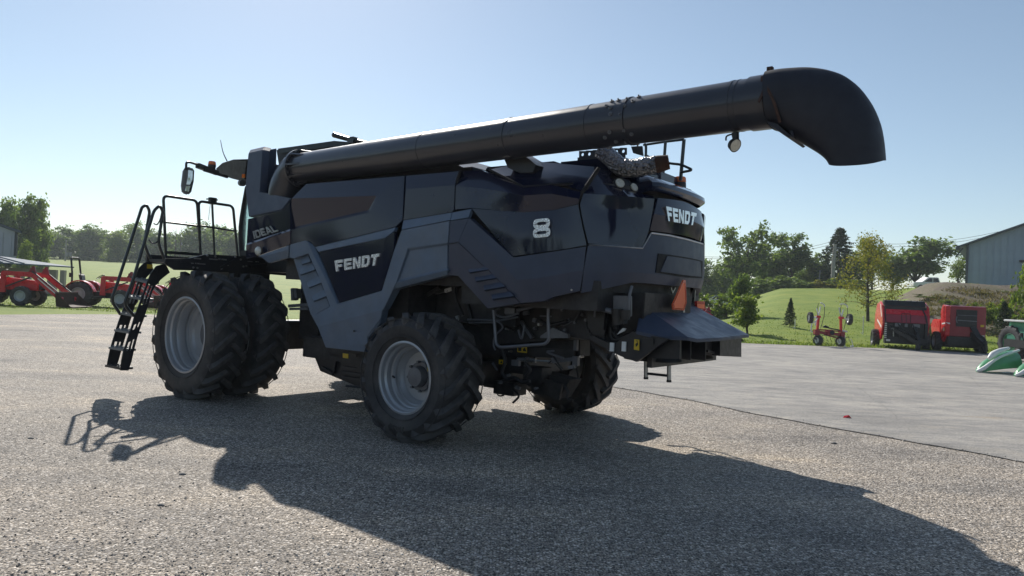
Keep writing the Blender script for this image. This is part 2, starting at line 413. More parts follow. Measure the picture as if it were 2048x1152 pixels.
# dark seams
strip('panel_seam', M['groove'], [(921.5,341), (911,371), (909,421), (901,441), (897,488), (895,549)], .022, -.03)
strip('panel_seam', M['groove'], [(1198,336), (1164,386), (1156.5,408), (1163,442), (1174.5,491), (1166,540), (1161.5,582)], .024, -.03)
strip('panel_seam', M['groove'], [(943,417.5), (985,466), (1026.5,513.5), (1080,506), (1173,491.5)], .016, -.03)
strip('panel_seam', M['groove'], [(806,440), (900,440)], .012, -.05)
strip('panel_seam', M['groove'], [(978,339), (1047,373.5), (1100,369.5), (1146,367)], .014, -.055)
def lid(name, pts, depth, rise, mt):
    P = []
    for a, c in zip(pts, pts[1:]):
        for j in range(4): t = j/4; P.append(S(*[x*(1-t)+y*t for x, y in zip(a, c)]))
    P.append(S(*pts[-1])); n = len(P); b = MB()
    Q = [p+inward(p)*depth+Vector((0,0,rise)) for p in P]; Q2 = [p+inward(p)*(depth+.8)+Vector((0,0,rise-.02)) for p in P]
    b.add(P+Q+Q2, [(k, k+1, n+k+1, n+k) for k in range(n-1)]+[(n+k, n+k+1, 2*n+k+1, 2*n+k) for k in range(n-1)]); return lr(b, name, mt, comb, True)
lid('corner_deck', [(1201,337,-.30), (1213,339,-.32), (1226,342,-.34), (1270,361,-.36), (1314,381.5,-.28)], .25, .03, M['gloss'])
lid('shoulder_deck', [(980,339,-.30), (1030,328,-.42), (1075,323,-.48), (1140,329,-.42), (1199,334.5,-.31)], .3, .02, M['gloss'])
# rounded rear corner
corner = patch('rear_corner_panel', M['gloss'], [
    [(1201,337,-.30), (1213,339,-.32), (1226,342,-.34), (1270,361,-.36), (1312,381,-.30)],
    [(1184,362,-.12), (1205,367,-.14), (1226,371,-.15), (1265,380,-.15), (1306,391,-.10)],
    [(1167,387,-.01), (1200,389,.0), (1232,391,.02), (1270,394,.02), (1309,397.5,.02)],
    [(1160,409,.0), (1196,416,.0), (1232,418,.005), (1268,420,.01), (1305,423,.02)],
    [(1166,443,.005), (1200,447,.015), (1232,450,.02), (1265,453,.02), (1298,460,.025)],
    [(1176.5,486.5,.02), (1205,489,.028), (1232,491,.03), (1258,493.5,.03), (1285,495.5,.028)]], kc=3)
lampbox = facets('lamp_cluster', M['blackplast'], dict(a=(1226,345,-.29), b=(1300,382,-.27), c=(1290,388.5,-.10), d=(1196,381,-.08)), [('a','b','c','d')], thick=.03, bevel=.003)
for x, y, r in ((1235,367.5,.066), (1262,375.5,.056)):
    p = S(x, y+4, -.19); n = -inward(p); n = Vector((n.x, n.y, .45)).normalized()
    MB().cyl(p-n*.03, p+n*.055, r*1.12, r*1.12, 20).build('lamp_bezel', M['blackplast'], lampbox)
    MB().cyl(p+n*.02, p+n*.068, r, r*.86, 20).build('work_lamp', M['lens'], lampbox)
patch('rear_bumper_shell', M['trimdark'], [
    [(1176,492,.03), (1200,492,.03), (1240,494.5,.03), (1285,497.5,.03), (1303,468,.03), (1330,472,.03), (1364,477,.03)],
    [(1171,520,.035), (1200,522,.035), (1240,523,.035), (1285,525,.035), (1303,520,.035), (1330,522,.035), (1364,525,.035)],
    [(1167,545,.03), (1196,546,.03), (1236,545,.03), (1270,545,.03), (1300,548,.03), (1330,551,.03), (1364,555,.03)],
    [(1162.5,586,.0), (1196,580,.0), (1234,572,.0), (1266,565,.0), (1300,567,.0), (1330,570,.0), (1364,573,.0)]], kc=3, centre=True, thick=.1)
strip('chrome_trim_strip', M['steel'], [(1178,490.5), (1192,490), (1285,496.5), (1302,466.5)], .009, .025)
strip('rear_trim_strip', M['white'], [(1303,466), (1340,471), (1375,479), (1406,488)], .010, .035, mirror=False)
plate = patch('rear_badge_panel', M['gloss'], [
    [(1316,396,.0), (1332,397.5,.0), (1348,399.5,.0), (1364,402,.0)],
    [(1308,428,.03), (1328,431,.04), (1346,433,.04), (1364,436,.04)],
    [(1300,461,.0), (1325,464,.01), (1345,467,.01), (1364,470,.01)]], kc=4, centre=True)
hat = patch('rear_hatch_recess', M['groove'], [
    [(1317,507,.045), (1340,509.5,.045), (1364,513,.045)], [(1312,545,.042), (1336,549,.042), (1364,554,.042)]], kc=3, centre=True, thick=.02)
patch('rear_hatch', M['trimdark'], [
    [(1335,512,.056), (1350,514,.056), (1364,516,.056)], [(1322,543,.052), (1342,546,.052), (1364,549.5,.052)]], kc=3, centre=True, thick=.02)
# top of the rounded rear
def ring(u0, off, z, n=28, half=True):
    out = []
    for i in range(n+1):
        t = -PI/2+PI*i/n; c, s = math.cos(t), math.sin(t)
        out.append(Vector((u0-(SA+off)*abs(c)**(2/SN), (SB+off)*math.copysign(abs(s)**(2/SN), s), z)))
    return out
def loftrings(rs, b, cap=True):
    n = len(rs[0])
    b.add([p for r in rs for p in r], [(i*n+k, i*n+k+1, (i+1)*n+k+1, (i+1)*n+k) for i in range(len(rs)-1) for k in range(n-1)])
    if cap: b.add(rs[-1], [tuple(range(n))])
    return b
def cowl(off, z):
    out = []
    for i in range(41):
        t = -PI/2+PI*i/40; v0 = SB*math.copysign(abs(math.sin(t))**(2/SN), math.sin(t)); k = max(0, min(1, (abs(v0)-.72)/.5)); k = k*k*(3-2*k); o = off-.50*k
        c, s = math.cos(t), math.sin(t); out.append(Vector((SU0-(SA+o)*abs(c)**(2/SN), (SB+o)*math.copysign(abs(s)**(2/SN), s), z-.14*k)))
    return out
b = loftrings([cowl(-.02, 3.20), cowl(.04, 3.25), cowl(.03, 3.30), cowl(-.06, 3.36), cowl(-.32, 3.46), cowl(-.6, 3.50)], MB())
b.build('rear_roof_cowl', M['gloss'], comb, sharp=35)
# inner hull that closes the shell
b = MB(); hull = [(3.3,-1.5), (3.3,1.5), (SU0,1.5)] + [(p.x, p.y) for p in reversed(ring(SU0, -.14, 0)[1:-1])] + [(SU0,-1.5)]
b.prism([(x, y, 1.98) for x, y in hull], (0, 0, 1.25))
b.box((1.35, 0, 1.75), (1.5, 2.9, 1.3)); b.box((-1.35, 0, 1.93), (2.0, 2.9, .34)); b.box((2.6, 0, 1.9), (2.2, 1.7, 1.7)); b.box((.6,0,3.28),(2.2,2.7,.4)); b.box((-1.2,0,3.2),(1.6,1.8,.45))
b.build('inner_hull', M['under'], comb, bevel=0)

# ---- letters and numeral
GL = {'F': [(0,0,.32,1), (.32,.74,1,1), (.32,.36,.85,.60)], 'E': [(0,0,.32,1), (.32,.76,1,1), (.32,.39,.9,.62), (.32,0,1,.24)],
      'T': [(0,.72,1,1), (.33,0,.67,.72)], 'I': [(0,0,1,1)], 'L': [(0,0,.24,1), (.24,0,1,.2)]}
def glyph(ch, w=.3):
    if ch in GL: return [[(x0,y0),(x1,y0),(x1,y1),(x0,y1)] for x0,y0,x1,y1 in GL[ch]]
    if ch == 'N': return [[(0,0),(.28,0),(.28,1),(0,1)], [(.72,0),(1,0),(1,1),(.72,1)], [(.28,1),(.28,.58),(.72,0),(.72,.42)]]
    if ch == 'D': return [[(0,0),(w,0),(w,1),(0,1)], [(w,1-w*.8),(.62,1-w*.8),(.78,1),(w,1)], [(w,0),(.78,0),(.62,w*.8),(w,w*.8)],
                          [(.62,w*.8),(.78,0),(1,.2),(1-w,w)], [(1-w,w),(1,.2),(1,.8),(1-w,1-w)], [(1-w,1-w),(1,.8),(.78,1),(.62,1-w*.8)]]
    if ch == 'A': return [[(0,0),(.22,0),(.56,1),(.36,1)], [(.78,0),(1,0),(.66,1),(.56,1),(.46,.72)], [(.3,.2),(.72,.2),(.66,.38),(.36,.38)]]
def lettering(name, text, quad, off, parent, mt, widths=None, gap=.16, thick=.02, w=.3):
    TL, TR, BR, BL = quad; widths = widths or [1]*len(text); tot = sum(widths)+gap*(len(text)-1); x = 0
    for ch, wd in zip(text, widths):
        b = MB()
        for poly in glyph(ch, w):
            f, k = [], []
            for (a, c) in poly:
                s = (x+a*wd)/tot; t = 1-c
                px = (TL[0]*(1-s)+TR[0]*s)*(1-t)+(BL[0]*(1-s)+BR[0]*s)*t; py = (TL[1]*(1-s)+TR[1]*s)*(1-t)+(BL[1]*(1-s)+BR[1]*s)*t
                p = S(px, py, off); f.append(p); k.append(p+inward(p)*thick)
            n = len(f); b.add(f+k, [tuple(range(n))]+[(i, (i+1) % n, (i+1) % n+n, i+n) for i in range(n)])
        b.build(name, mt, parent, sharp=None, bevel=.003); x += wd+gap
lettering('badge_letter', 'FENDT', [(668.5,521.5), (758.5,506.5), (754,530), (671.5,543)], .045, door, M['chrome'])
lettering('badge_letter', 'FENDT', [(1332.5,412.5), (1394,426.5), (1389,451), (1337,442)], .054, plate, M['chromedark'])
lettering('badge_letter', 'IDEAL', [(505,462.5), (546,449.5), (556,462), (508,477.5)], .022, fp, M['steel'], [.25,1,.9,1.1,.9], w=.22)
# the big numeral: two stacked rounded rings
def rring(x0, x1, y0, y1, w, r):
    def rr(a, b, c, d, q):
        o = []
        for cx, cy, s in ((b-q, d-q, 0), (a+q, d-q, 1), (a+q, c+q, 2), (b-q, c+q, 3)):
            for k in range(5): t = PI/2*(s+k/4); o.append((cx+q*math.cos(t), cy+q*math.sin(t)))
        return o
    return rr(x0, x1, y0, y1, r), rr(x0+w, x1-w, y0+w*.85, y1-w*.85, r*.55)
num = MB()
for args in ((.02,.98,.49,1.0,.20,.2), (0,1,0,.51,.20,.2)):
    o, i = rring(*args); n = len(o)
    def at8(q, off): return S(1066+q[0]*34.5, 476.5-q[1]*37.5-3.5*q[0], off)
    F1 = [at8(q, .062) for q in o]; F2 = [at8(q, .062) for q in i]; K1 = [at8(q, .0) for q in o]; K2 = [at8(q, .0) for q in i]
    num.add(F1+F2+K1+K2, [f for k in range(n) for j in [(k+1) % n] for f in ((k, j, n+j, n+k), (k, 2*n+k, 2*n+j, j), (n+k, n+j, 3*n+j, 3*n+k))])
num.build('badge_numeral', M['chrome'], comb, sharp=30, bevel=0)

# ---- wheels
def tyre_mesh(name, R, W, rr, nl, lh, lw, dphi, text=None):
    b = MB(); c = R-lh
    prof = [(rr-.01,.37*W),(rr+.015,.425*W),(rr+.05,.45*W),(rr+.3*(R-rr),.492*W),(rr+.55*(R-rr),.5*W),(c-.085,.485*W),(c-.045,.465*W),(c-.012,.40*W),(c,.25*W),(c+.004,0)]
    prof = prof+[(r,-h) for r, h in reversed(prof[:-1])]
    b.lathe(prof, 72)
    def pr(y): # crown radius at |y|
        a = abs(y)/W
        return c if a < .25 else c-.012*((a-.25)/.15) if a < .40 else c-.012-.033*((a-.40)/.065) if a < .465 else c-.045-.07*((a-.465)/.02)
    b.mi = 1
    for s in (1, -1):
        for k in range(nl):
            ph0 = 2*PI*(k+(.5 if s < 0 else 0))/nl; N = 9; secs = []
            for i in range(N):
                t = i/(N-1); y = s*W*(.492-.525*t); ph = ph0-dphi*(t**.8)
                ang = math.atan2(dphi*R*.85, .53*W)        # lug slant
                rt = R-(.05 if i == 0 else .012 if i == 1 else 0)-.014*(abs(y)/(.5*W))**2; rb = max(min(pr(y), c)-.025, R-lh-(.11 if i == 0 else .07))
                hw = lw*(1.12-.26*t)/2; secs.append((y, ph, rt, rb, hw, ang))
            vs = []
            for (y, ph, rt, rb, hw, ang) in secs:
                dy = -math.sin(ang)*s*hw; dp = math.cos(ang)*hw/R
                for (rad, k2) in ((rb, 1.22), (rt, .96)):
                    for e in (-1, 1):
                        a = ph+e*dp*k2; yy = max(-.495*W, min(.495*W, y+e*dy*k2))
                        vs.append((rad*math.cos(a), yy, rad*math.sin(a)))
            fs = []
            for i in range(N-1):
                o, q = i*4, (i+1)*4
                fs += [(o+2,o+3,q+3,q+2), (o,o+2,q+2,q), (o+3,o+1,q+1,q+3), (o+1,o,q,q+1)]
            fs += [(0,1,3,2), ((N-1)*4, (N-1)*4+2, (N-1)*4+3, (N-1)*4+1)]
            b.add(vs, fs)
    b.mi = 0
    for rq in (.2, .78):
        r0 = rr+rq*(R-rr)
        for s in (1, -1):
            yy = s*W*.497
            b.lathe([(r0-.006, yy*.985), (r0-.004, yy*1.012), (r0+.004, yy*1.012), (r0+.006, yy*.985)], 72)
    me = b.mesh(name, [M['tyre'], M['lug']], sharp=38, merge=0)
    return me
def rim_mesh(name, r, W, depth, disc_r):
    b = MB(); y0 = .41*W
    b.lathe([(r+.018,y0-.02),(r+.02,y0+.012),(r-.004,y0+.018),(r-.018,y0+.004),(r-.024,y0-.05),(r-.045,y0-.075),(r-.050,y0-.12),(r-.036,y0-.13),(r-.036,y0-.145),(r-.06,y0-.155),(r-.078,y0-.19),(r-.082,y0-depth+.07),(r-.060,y0-depth+.06),(r-.060,y0-depth+.045),(r-.085,y0-depth+.035),(r-.095,y0-depth),(disc_r,y0-depth-.015),
             (disc_r-.02,y0-depth-.05),(.16,y0-depth-.06),(.155,y0-depth-.05),(0.001,y0-depth-.05)], 64)
    b.lathe([(r-.09,y0-depth-.02),(r-.07,-y0+.12),(r+.018,-y0)], 64)
    return b.mesh(name, M['rim'], sharp=30, merge=0)
def hub_mesh(name, r, y, n, br, ext=.10):
    b = MB(); b.lathe([(r+.06,y),(r+.055,y+.02),(r,y+.022),(r-.01,y+ext),(.02,y+ext+.01),(.001,y+ext+.01)], 28)
    for k in range(n):
        a = 2*PI*k/n; b.cyl((br*math.cos(a), y, br*math.sin(a)), (br*math.cos(a), y+.055, br*math.sin(a)), .019, .019, 6)
    return b.mesh(name, M['hub'], sharp=30, merge=0)
RF, WF, RR, WR = 1.02, .565, .805, .71
tf = tyre_mesh('front_tyre', RF+.012, WF, .60, 20, .075, .070, .30)
tr = tyre_mesh('rear_tyre', RR+.012, WR, .445, 18, .070, .074, .42)
rf, rfi = rim_mesh('front_rim', .592, WF, .34, .43), None
rr_ = rim_mesh('rear_rim', .44, WR, .26, .33)
hf, hr = hub_mesh('front_hub', .17, -.17, 0, .26, .03), hub_mesh('rear_hub', .13, .0, 8, .185, .12)
def wheel(u, v, R, side, tm, rm, hm, spin):
    w = bpy.data.objects.new('wheel', rm); COL.objects.link(w); w.parent = comb
    w.location = (u, v, R); w.rotation_euler = (0, spin, 0 if side > 0 else PI)
    link('tyre', tm, w); link('hub', hm, w); return w
WU = 4.581; VF = 2.458-WF/2
for side in (1, -1):
    w1 = wheel(WU, side*VF, RF, side, tf, rf, hf, .1)
    w2 = wheel(WU, side*(VF-.76), RF, side, tf, rf, hf, .25)
    w3 = wheel(0, side*(2.115-WR/2), RR, side, tr, rr_, hr, .13)
    if side > 0:
        b = MB(); b.box((-.28, -.02, -.40), (.12, .09, .004), rot=Euler((PI/2-.15, .5, .6)).to_matrix()); b.build('paper_sticker', M['white'], w1, sharp=None)
        b = MB(); b.box((-.30, .13, .09), (.05, .11, .004), rot=Euler((.1, PI/2+.1, 0)).to_matrix()); b.build('yellow_sticker', M['yellow'], w3, sharp=None)
        MB().cyl((.33,.14,.0), (.37,.14,.02), .012, .012, 8).build('valve', M['blackplast'], w3)
        # embossed size on the sidewall
        cu = bpy.data.curves.new('size_text', 'FONT'); cu.body = '710/60'; cu.size = .10; cu.extrude = .006; cu.offset = .002; cu.align_x = 'CENTER'; cu.resolution_u = 2
        to = bpy.data.objects.new('tmp', cu); COL.objects.link(to); dg = bpy.context.evaluated_depsgraph_get(); me = bpy.data.meshes.new_from_object(to.evaluated_get(dg))
        bpy.data.objects.remove(to)
        for vtx in me.vertices:
            x, y, z = vtx.co
            a = PI*1.5+.06+x/.63; rad = .60+y
            vtx.co = (rad*math.cos(a), WR*.502+z, rad*math.sin(a))
        me.materials.append(M['tyre']); link('size_marking', me, w3).rotation_euler = (0, -.13, 0)
# ---- grain tank and cover
b = MB(); b.prism([(3.3,-1.45,3.2), (3.3,1.30,3.2), (-.3,1.30,3.2), (-.3,-1.45,3.2)], (0,0,.35))
b.add([(3.25,-1.4,3.5),(3.25,1.15,3.5),(-.2,1.15,3.5),(-.2,-1.4,3.5),(3.35,-1.5,3.96),(3.35,1.20,3.96),(.7,1.20,3.90),(.7,-1.5,3.90)], [(0,1,5,4),(1,2,6,5),(2,3,7,6),(3,0,4,7),(4,5,6,7)])
tank = b.build('grain_tank', M['frame'], comb, bevel=.01)
b = MB(); q = [V(556,297,.95), V(668,281.5,.75), V(752,288,.55)]
b.add([q[0], q[1], q[2], q[2]+Vector((0,-1.6,-.02)), q[1]+Vector((0,-1.8,.0)), q[0]+Vector((0,-2.0,.0)), q[0]-Vector((0,0,.09)), q[1]-Vector((0,0,.09)), q[2]-Vector((0,0,.05))],
      [(0,1,4,5), (1,2,3,4), (0,6,7,1), (1,7,8,2)])
b.build('tank_cover', M['rail'], tank, bevel=.004)
MB().prism([V(553,300,.93), V(610,291,.83), V(668,285,.72), V(752,290,.52), V(800,300,.45), V(800,330,.45), V(560,345,.93)], (0,-1.5,0)).build('tank_extension', M['frame'], tank)
b = MB(); b.tube([V(669,270,.8), V(700,279,.8), V(738,287,.75)], [.045,.04,.025], 8); b.box(V(705,281,.8), (.14,.10,.10)); b.sphere(V(669,270,.8), .05, 8)
b.build('tank_ladder_arm', M['rail'], tank)
# recess behind the column: dark side wall, brackets
b = MB(); b.add([V(526,301,1.52), V(553,297,1.2), V(551,392,1.2), V(520,385,1.55)], [(0,1,2,3)]); b.box((3.9,.95,3.35), (.9,.55,1.1)); b.box((3.45,1.25,3.0),(.5,.6,.3))
b.build('column_back_wall', M['trimdark'], comb, bevel=.004)
# ---- unloading auger
AA, AB = V(601,337,1.42), V(1556,201,1.82); AX = (AB-AA).normalized(); AR = .238
def at(t): return AA+(AB-AA)*t
auger = bpy.data.objects.new('unloading_auger', None); COL.objects.link(auger); auger.parent = comb
b = MB(); nseg = 20
b.tube([at(i/nseg) for i in range(nseg+1)], AR, 48)
b.build('auger_tube', M['auger'], auger, sharp=40)
b = MB(); ax, ay = basis(AX)
def on_tube(x, y, r=AR):   # point of the tube's axis facing a pixel
    best = None
    for i in range(401):
        p = at(i/400); d = lray(x, y); w = p-CL; k = (w-d*(w.dot(d)/d.dot(d))).length
        if best is None or k < best[0]: best = (k, i/400)
    return best[1]
for px, py, w, e in ((1027,283,.02,.006), (1267,245,.02,.012), (1190,258,.012,.004), (1470,214,.015,.005), (1482,212,.012,.004), (858,303,.012,.004)):
    t = on_tube(px, py); MB().cyl(at(t)-AX*w, at(t)+AX*w, AR+e, AR+e, 48).build('tube_joint_ring', M['auger'], auger, sharp=40)
b = MB(); t = on_tube(1525, 206); b.cyl(at(t)-AX*.08, at(t)+AX*.10, AR+.012, AR+.012, 48); b.build('spout_collar', M['auger'], auger)
# flange with bolts where tube meets elbow
b = MB(); b.cyl(AA-AX*.02, AA+AX*.03, AR+.06, AR+.06, 40)
for i in range(18):
    a = 2*PI*i/18; e = ax*math.cos(a)+ay*math.sin(a); b.cyl(AA+AX*.02+e*(AR+.035), AA+AX*.06+e*(AR+.035), .018, .018, 6)
    if i % 2 == 0: b.prism([AA+AX*.03+e*AR, AA+AX*.03+e*(AR+.055), AA+AX*.32+e*(AR+.003), AA+AX*.32+e*AR], e.cross(AX)*.03)
b.build('elbow_flange', M['auger'], auger)
ctr = V(577,395,1.42); b = MB()
P = [AA, AA-AX*.08, AA-AX*.24+Vector((0,0,-.10)), Vector((AA.x+.36, 1.42, AA.z-.30)), Vector((AA.x+.40, 1.40, AA.z-.55)), Vector((AA.x+.40, 1.38, 2.7))]
b.tube(P, AR+.02, 36, sm=8); b.build('auger_elbow', M['auger'], auger, sharp=60)
# bolts on the tube splice (staggered rows), seen along top and lower side
b = MB()
def tubepix(x, y):
    d = lray(x, y).normalized(); w = CL-AA; dp = d-AX*d.dot(AX); wp = w-AX*w.dot(AX)
    a_, b_, c_2 = dp.dot(dp), 2*dp.dot(wp), wp.dot(wp)-AR*AR; D = b_*b_-4*a_*c_2
    t = (-b_-math.sqrt(D))/(2*a_) if D > 0 else -b_/(2*a_)
    p = CL+d*t; e = p-AA; e = (e-AX*e.dot(AX)).normalized(); return AA+AX*(p-AA).dot(AX)+e*AR, e
for x, y in ((1213,213),(1221,216),(1224,203),(1237,201),(1249,212),(1254,199),(1266,203),(1278,194),(1221,228),(1241,229),(1210,275),(1219,264),(1247,261),(1263,268),(1232,283),(1252,284),(1275,288),(1221,293)):
    p, e = tubepix(x, y); MB().cyl(p-e*.01, p+e*.010, .023, .023, 8).cyl(p, p+e*.026, .013, .007, 6).build('splice_bolt', M['hub'], auger)
# support cradle under the tube
b = MB(); p0, p1 = V(1003,310,1.45), V(1062,330,1.45)
b.prism([V(1000,300,1.5), V(1022,296,1.5), V(1058,318,1.5), V(1072,330,1.5), V(1066,345,1.5), V(1036,345,1.5), V(1015,335,1.5)], (0,-.35,0)); b.build('auger_cradle', M['frame'], comb, bevel=.006)
# spout: flattened sections swept down
OUT = [(1540,146),(1565,141.5),(1592,139),(1618,138),(1643,140),(1668,145),(1693,155),(1720,176),(1744,209),(1760,247),(1767,285),(1770,321)]
INN = [(1546,259),(1566,265),(1577,272),(1584,277),(1592,281),(1601,286),(1612,292),(1624,299),(1637,307),(1646,313),(1655,320),(1661,327)]
OUT = [(p.x, p.y) for p in smooth_path([Vector((x, y, 0)) for x, y in OUT], 3)]; INN = [(p.x, p.y) for p in smooth_path([Vector((x, y, 0)) for x, y in INN], 3)]
b = MB(); n = 48; vs = []
for i, (o, q) in enumerate(zip(OUT, INN)):
    p, r = V(*o, AB.y+.02), V(*q, AB.y+.02); c = (p+r)/2; h = (p-r)/2; w = .255
    for k in range(n):
        a = 2*PI*k/n; ca, sa = math.cos(a), math.sin(a); e = .78
        vs.append(c+h*math.copysign(abs(ca)**e, ca)+Vector((0, w*math.copysign(abs(sa)**e, sa), -.075*(i/(len(OUT)-1))**3*sa)))
fs = [(i*n+k, i*n+(k+1) % n, (i+1)*n+(k+1) % n, (i+1)*n+k) for i in range(len(OUT)-1) for k in range(n)]
m = len(OUT)
inner = [v*1 for v in vs]
for i in range(m):
    c = sum(vs[i*n:(i+1)*n], Vector())/n
    for k in range(n): inner[i*n+k] = c+(vs[i*n+k]-c)*.955
vs2 = vs+inner; o2 = len(vs)
fs += [(f[3]+o2, f[2]+o2, f[1]+o2, f[0]+o2) for f in fs] + [((m-1)*n+k, (m-1)*n+(k+1) % n, o2+(m-1)*n+(k+1) % n, o2+(m-1)*n+k) for k in range(n)]
b.add(vs2, fs); sp = b.build('discharge_spout', M['spout'], auger, sharp=60, recalc=False)
b = MB(); b.prism([V(1563,264,1.60), V(1583,269,1.60), V(1611,293,1.6), V(1606,296,1.6), V(1570,272,1.6)], (0,.46,0)); b.tube([V(1583,262,2.06), V(1586,274,2.07)], .012, 6); b.build('spout_lip', M['spout'], sp)
# clasp and torn wrap on the collar
b = MB(); b.box(V(1540,150,1.9), (.05,.05,.14)); b.box(V(1537,158,2.0), (.12,.06,.05)); b.tube([V(1530,160,2.0), V(1540,165,2.03), V(1548,158,2.0)], .018, 6)
b.tube([V(1543,153,2.04), V(1536,175,2.08), V(1548,205,2.1), V(1560,245,2.07)], .014, 6, sm=5); b.prism([V(1534,160,2.04), V(1540,165,2.05), V(1519,206,2.1), V(1516,203,2.1)], (0,.012,0)); b.build('spout_clasp', M['rust'], auger)
wl = MB(); wp = V(1470,272,1.80); p1, p2 = V(1467,290,1.80), V(1476,291,1.86)
wl.cyl(wp+Vector((0,0,.03)), V(1472,281,1.8), .035, .03, 10); wl.cyl(V(1464,288,1.80), V(1471,291,1.82), .05, .066, 18)
wl.tube([V(1452,281,1.8), V(1453,273,1.8), V(1462,269,1.8), V(1470,270,1.8)], .008, 6, sm=4); w_ = wl.build('auger_work_lamp', M['blackplast'], auger)
MB().cyl(V(1470.8,290.9,1.8195), V(1471.5,291.2,1.8215), .058, .055, 18).build('lamp_glass', M['lens'], w_)
# ---- exhaust, screen, engine rails
b = MB(); ex = [V(1201,299,1.05), V(1220,315,1.02), V(1240,333,1.0), V(1253,337,.98), V(1275,335,.93), V(1312,329,.85)]
b.tube(ex, [.10,.103,.106,.108,.108,.104], 28, sm=6, cap=False)
for i, v in enumerate(b.v): b.v[i] = v+Vector((pnoise(v*26), pnoise(v*26+Vector((9,0,0))), pnoise(v*26+Vector((0,9,0)))))*.005
exh = b.build('exhaust_pipe', M['foil'], comb, sharp=None)
b = MB(); b.tube([V(1310,329.5,.86), V(1318,328,.84), V(1338,324,.80)], [.10,.10,.082], 24, cap=False); b.tube([V(1338,324,.80), V(1312,329,.855)], [.075,.09], 24, cap=False); b.build('exhaust_tip', M['rust'], exh, recalc=False)
# perforated screen plate with real holes
b = MB(); v0 = .55
def cell(x0, y0, x1, y1, hole):
    C4 = [V(x0,y0,v0), V(x1,y0,v0), V(x1,y1,v0), V(x0,y1,v0)]
    if not hole: b.add(C4, [(0,1,2,3)]); return
    n = 16; c = V((x0+x1)/2, (y0+y1)/2, v0); sq = []
    for k in range(n):
        s = k/n*4; i = int(s); sq.append(C4[i]*(1-s+i)+C4[(i+1) % 4]*(s-i))
    ci = [c+(p-c).normalized()*.021 for p in sq]
    b.add(sq+ci, [(k, (k+1) % n, n+(k+1) % n, n+k) for k in range(n)])
for r, (ya, yb) in enumerate(((298,312), (312,327))):
    for k in range(7):
        x0 = 1158+k*13.6+(0 if r == 0 else -3); x1 = x0+13.6; dy = -(k*1.1)
        cell(x0, ya+dy+(4 if r == 0 else 3), x1, yb+dy+(4 if r == 0 else 3), not (r == 1 and k in (0, 1, 2)))
b.v = b.v+[v+Vector((0,-.012,0)) for v in b.v]; nb = len(b.v)//2; nf = len(b.f)
for i in range(nf): b.f.append([k+nb for k in reversed(b.f[i])]); b.m.append(0)
b.build('perforated_screen', M['frame'], comb, sharp=None, recalc=False)
b = MB(); b.prism([V(1262,293,.75), V(1284,292,.75), V(1286,312,.75), V(1266,306,.75)], (0,-.02,0)); b.prism([V(1276,318,.6), V(1284,318,.6), V(1284,327,.6), V(1276,327,.6)], (0,-.05,0)); b.build('screen_bracket', M['frame'], comb)
def rl(pts, v, r=.02, rd=.06, name='engine_deck_rail', parent=None, m='rail'):
    P = [V(*p, v) if len(p) == 2 else V(*p) for p in pts]; return MB().tube(rounded(P, rd), r, 10).build(name, M[m], parent or comb, sharp=60)
rl([(1331,283), (1325,366)], -.15); rl([(1368,279), (1361,361)], -.3, .024)
rl([(1289,288), (1292,292), (1291,360)], -.05, .018, .02)
rl([(1290,310), (1312,321), (1341,327), (1362,329), (1386,340), (1361,345)], -.28, .017, .05)
rl([(1287,290), (1330,283.5), (1368,279)], -.2, .016, .03)
p = U(1360,365,-2.35); b = MB(); b.cyl(p-Vector((0,0,.08)), p+Vector((0,0,.0)), .085, .08, 16); bc = b.build('rear_beacon', M['blackplast'], comb)
MB().cyl(p, p+Vector((0,0,.075)), .085, .075, 18).build('beacon_lens', M['amber'], bc, bevel=.01)
# plinths on the roof
b = MB(); b.prism([U(1384,379,-2.5)+Vector((0,.35,0)), U(1384,379,-2.5), U(1398,392,-2.5), U(1398,392,-2.5)+Vector((0,.35,0))], (.9,0,.03)); b.box((-1.9,.2,3.50),(.9,1.6,.16)); b.box((-.9,.6,3.45),(1.1,1.0,.25)); b.build('engine_cover', M['gloss'], comb, bevel=.02)
# ---- cab
cab = bpy.data.objects.new('cab', None); COL.objects.link(cab); cab.parent = comb
CU0, CV = 3.95, 1.03
b = MB(); b.box((4.6,0,2.25), (1.5,1.95,.3))
for q in (1,-1):
    b.bar((CU0,q*CV,2.3), (CU0,q*CV,3.62), .12, .12); b.tube([(5.28,q*(CV-.01),2.3), (5.36,q*CV,2.9), (5.24,q*(CV-.01),3.62)], .05, 8, sm=4); b.bar((CU0,q*CV,2.42), (5.3,q*CV,2.42), .07, .1); b.bar((CU0,q*CV,3.6), (5.25,q*CV,3.6), .08, .08)
b.box((3.98,0,2.75),(.1,1.9,.9))
b.build('cab_frame', M['blackplast'], cab, bevel=.01)
b = MB()
for q in (1,-1): b.prism([(CU0+.05,q*CV,2.45), (5.24,q*CV,2.45), (5.32,q*CV,2.9), (5.2,q*CV,3.58), (CU0+.05,q*CV,3.58)], (0,.006,0))
arc = [(5.28+.42*math.cos(a*PI/2), (CV-.01)*math.sin(a*PI/2)) for a in [i/6-1 for i in range(13)]]
b.add([(x,y,z) for z in (2.3,3.6) for x,y in arc], [(i,i+1,14+i,13+i) for i in range(12)])
b.build('cab_glass', M['winglass'], cab, sharp=60)
b = MB(); b.box((4.25,0,2.75),(.5,.55,.75)); b.build('driver_seat', M['seat'], cab, bevel=.05)
roof = MB(); prof = []
Rr = [V(497,317,.75), V(462,318,.75), V(440,325,.6), V(431,333,.5), V(431,346,.5), V(458,356,.6), V(489,364,.7)]
for sh, sc in ((0,1),(-1.6,1)): prof.append([p+Vector((0,sh,0)) for p in Rr])
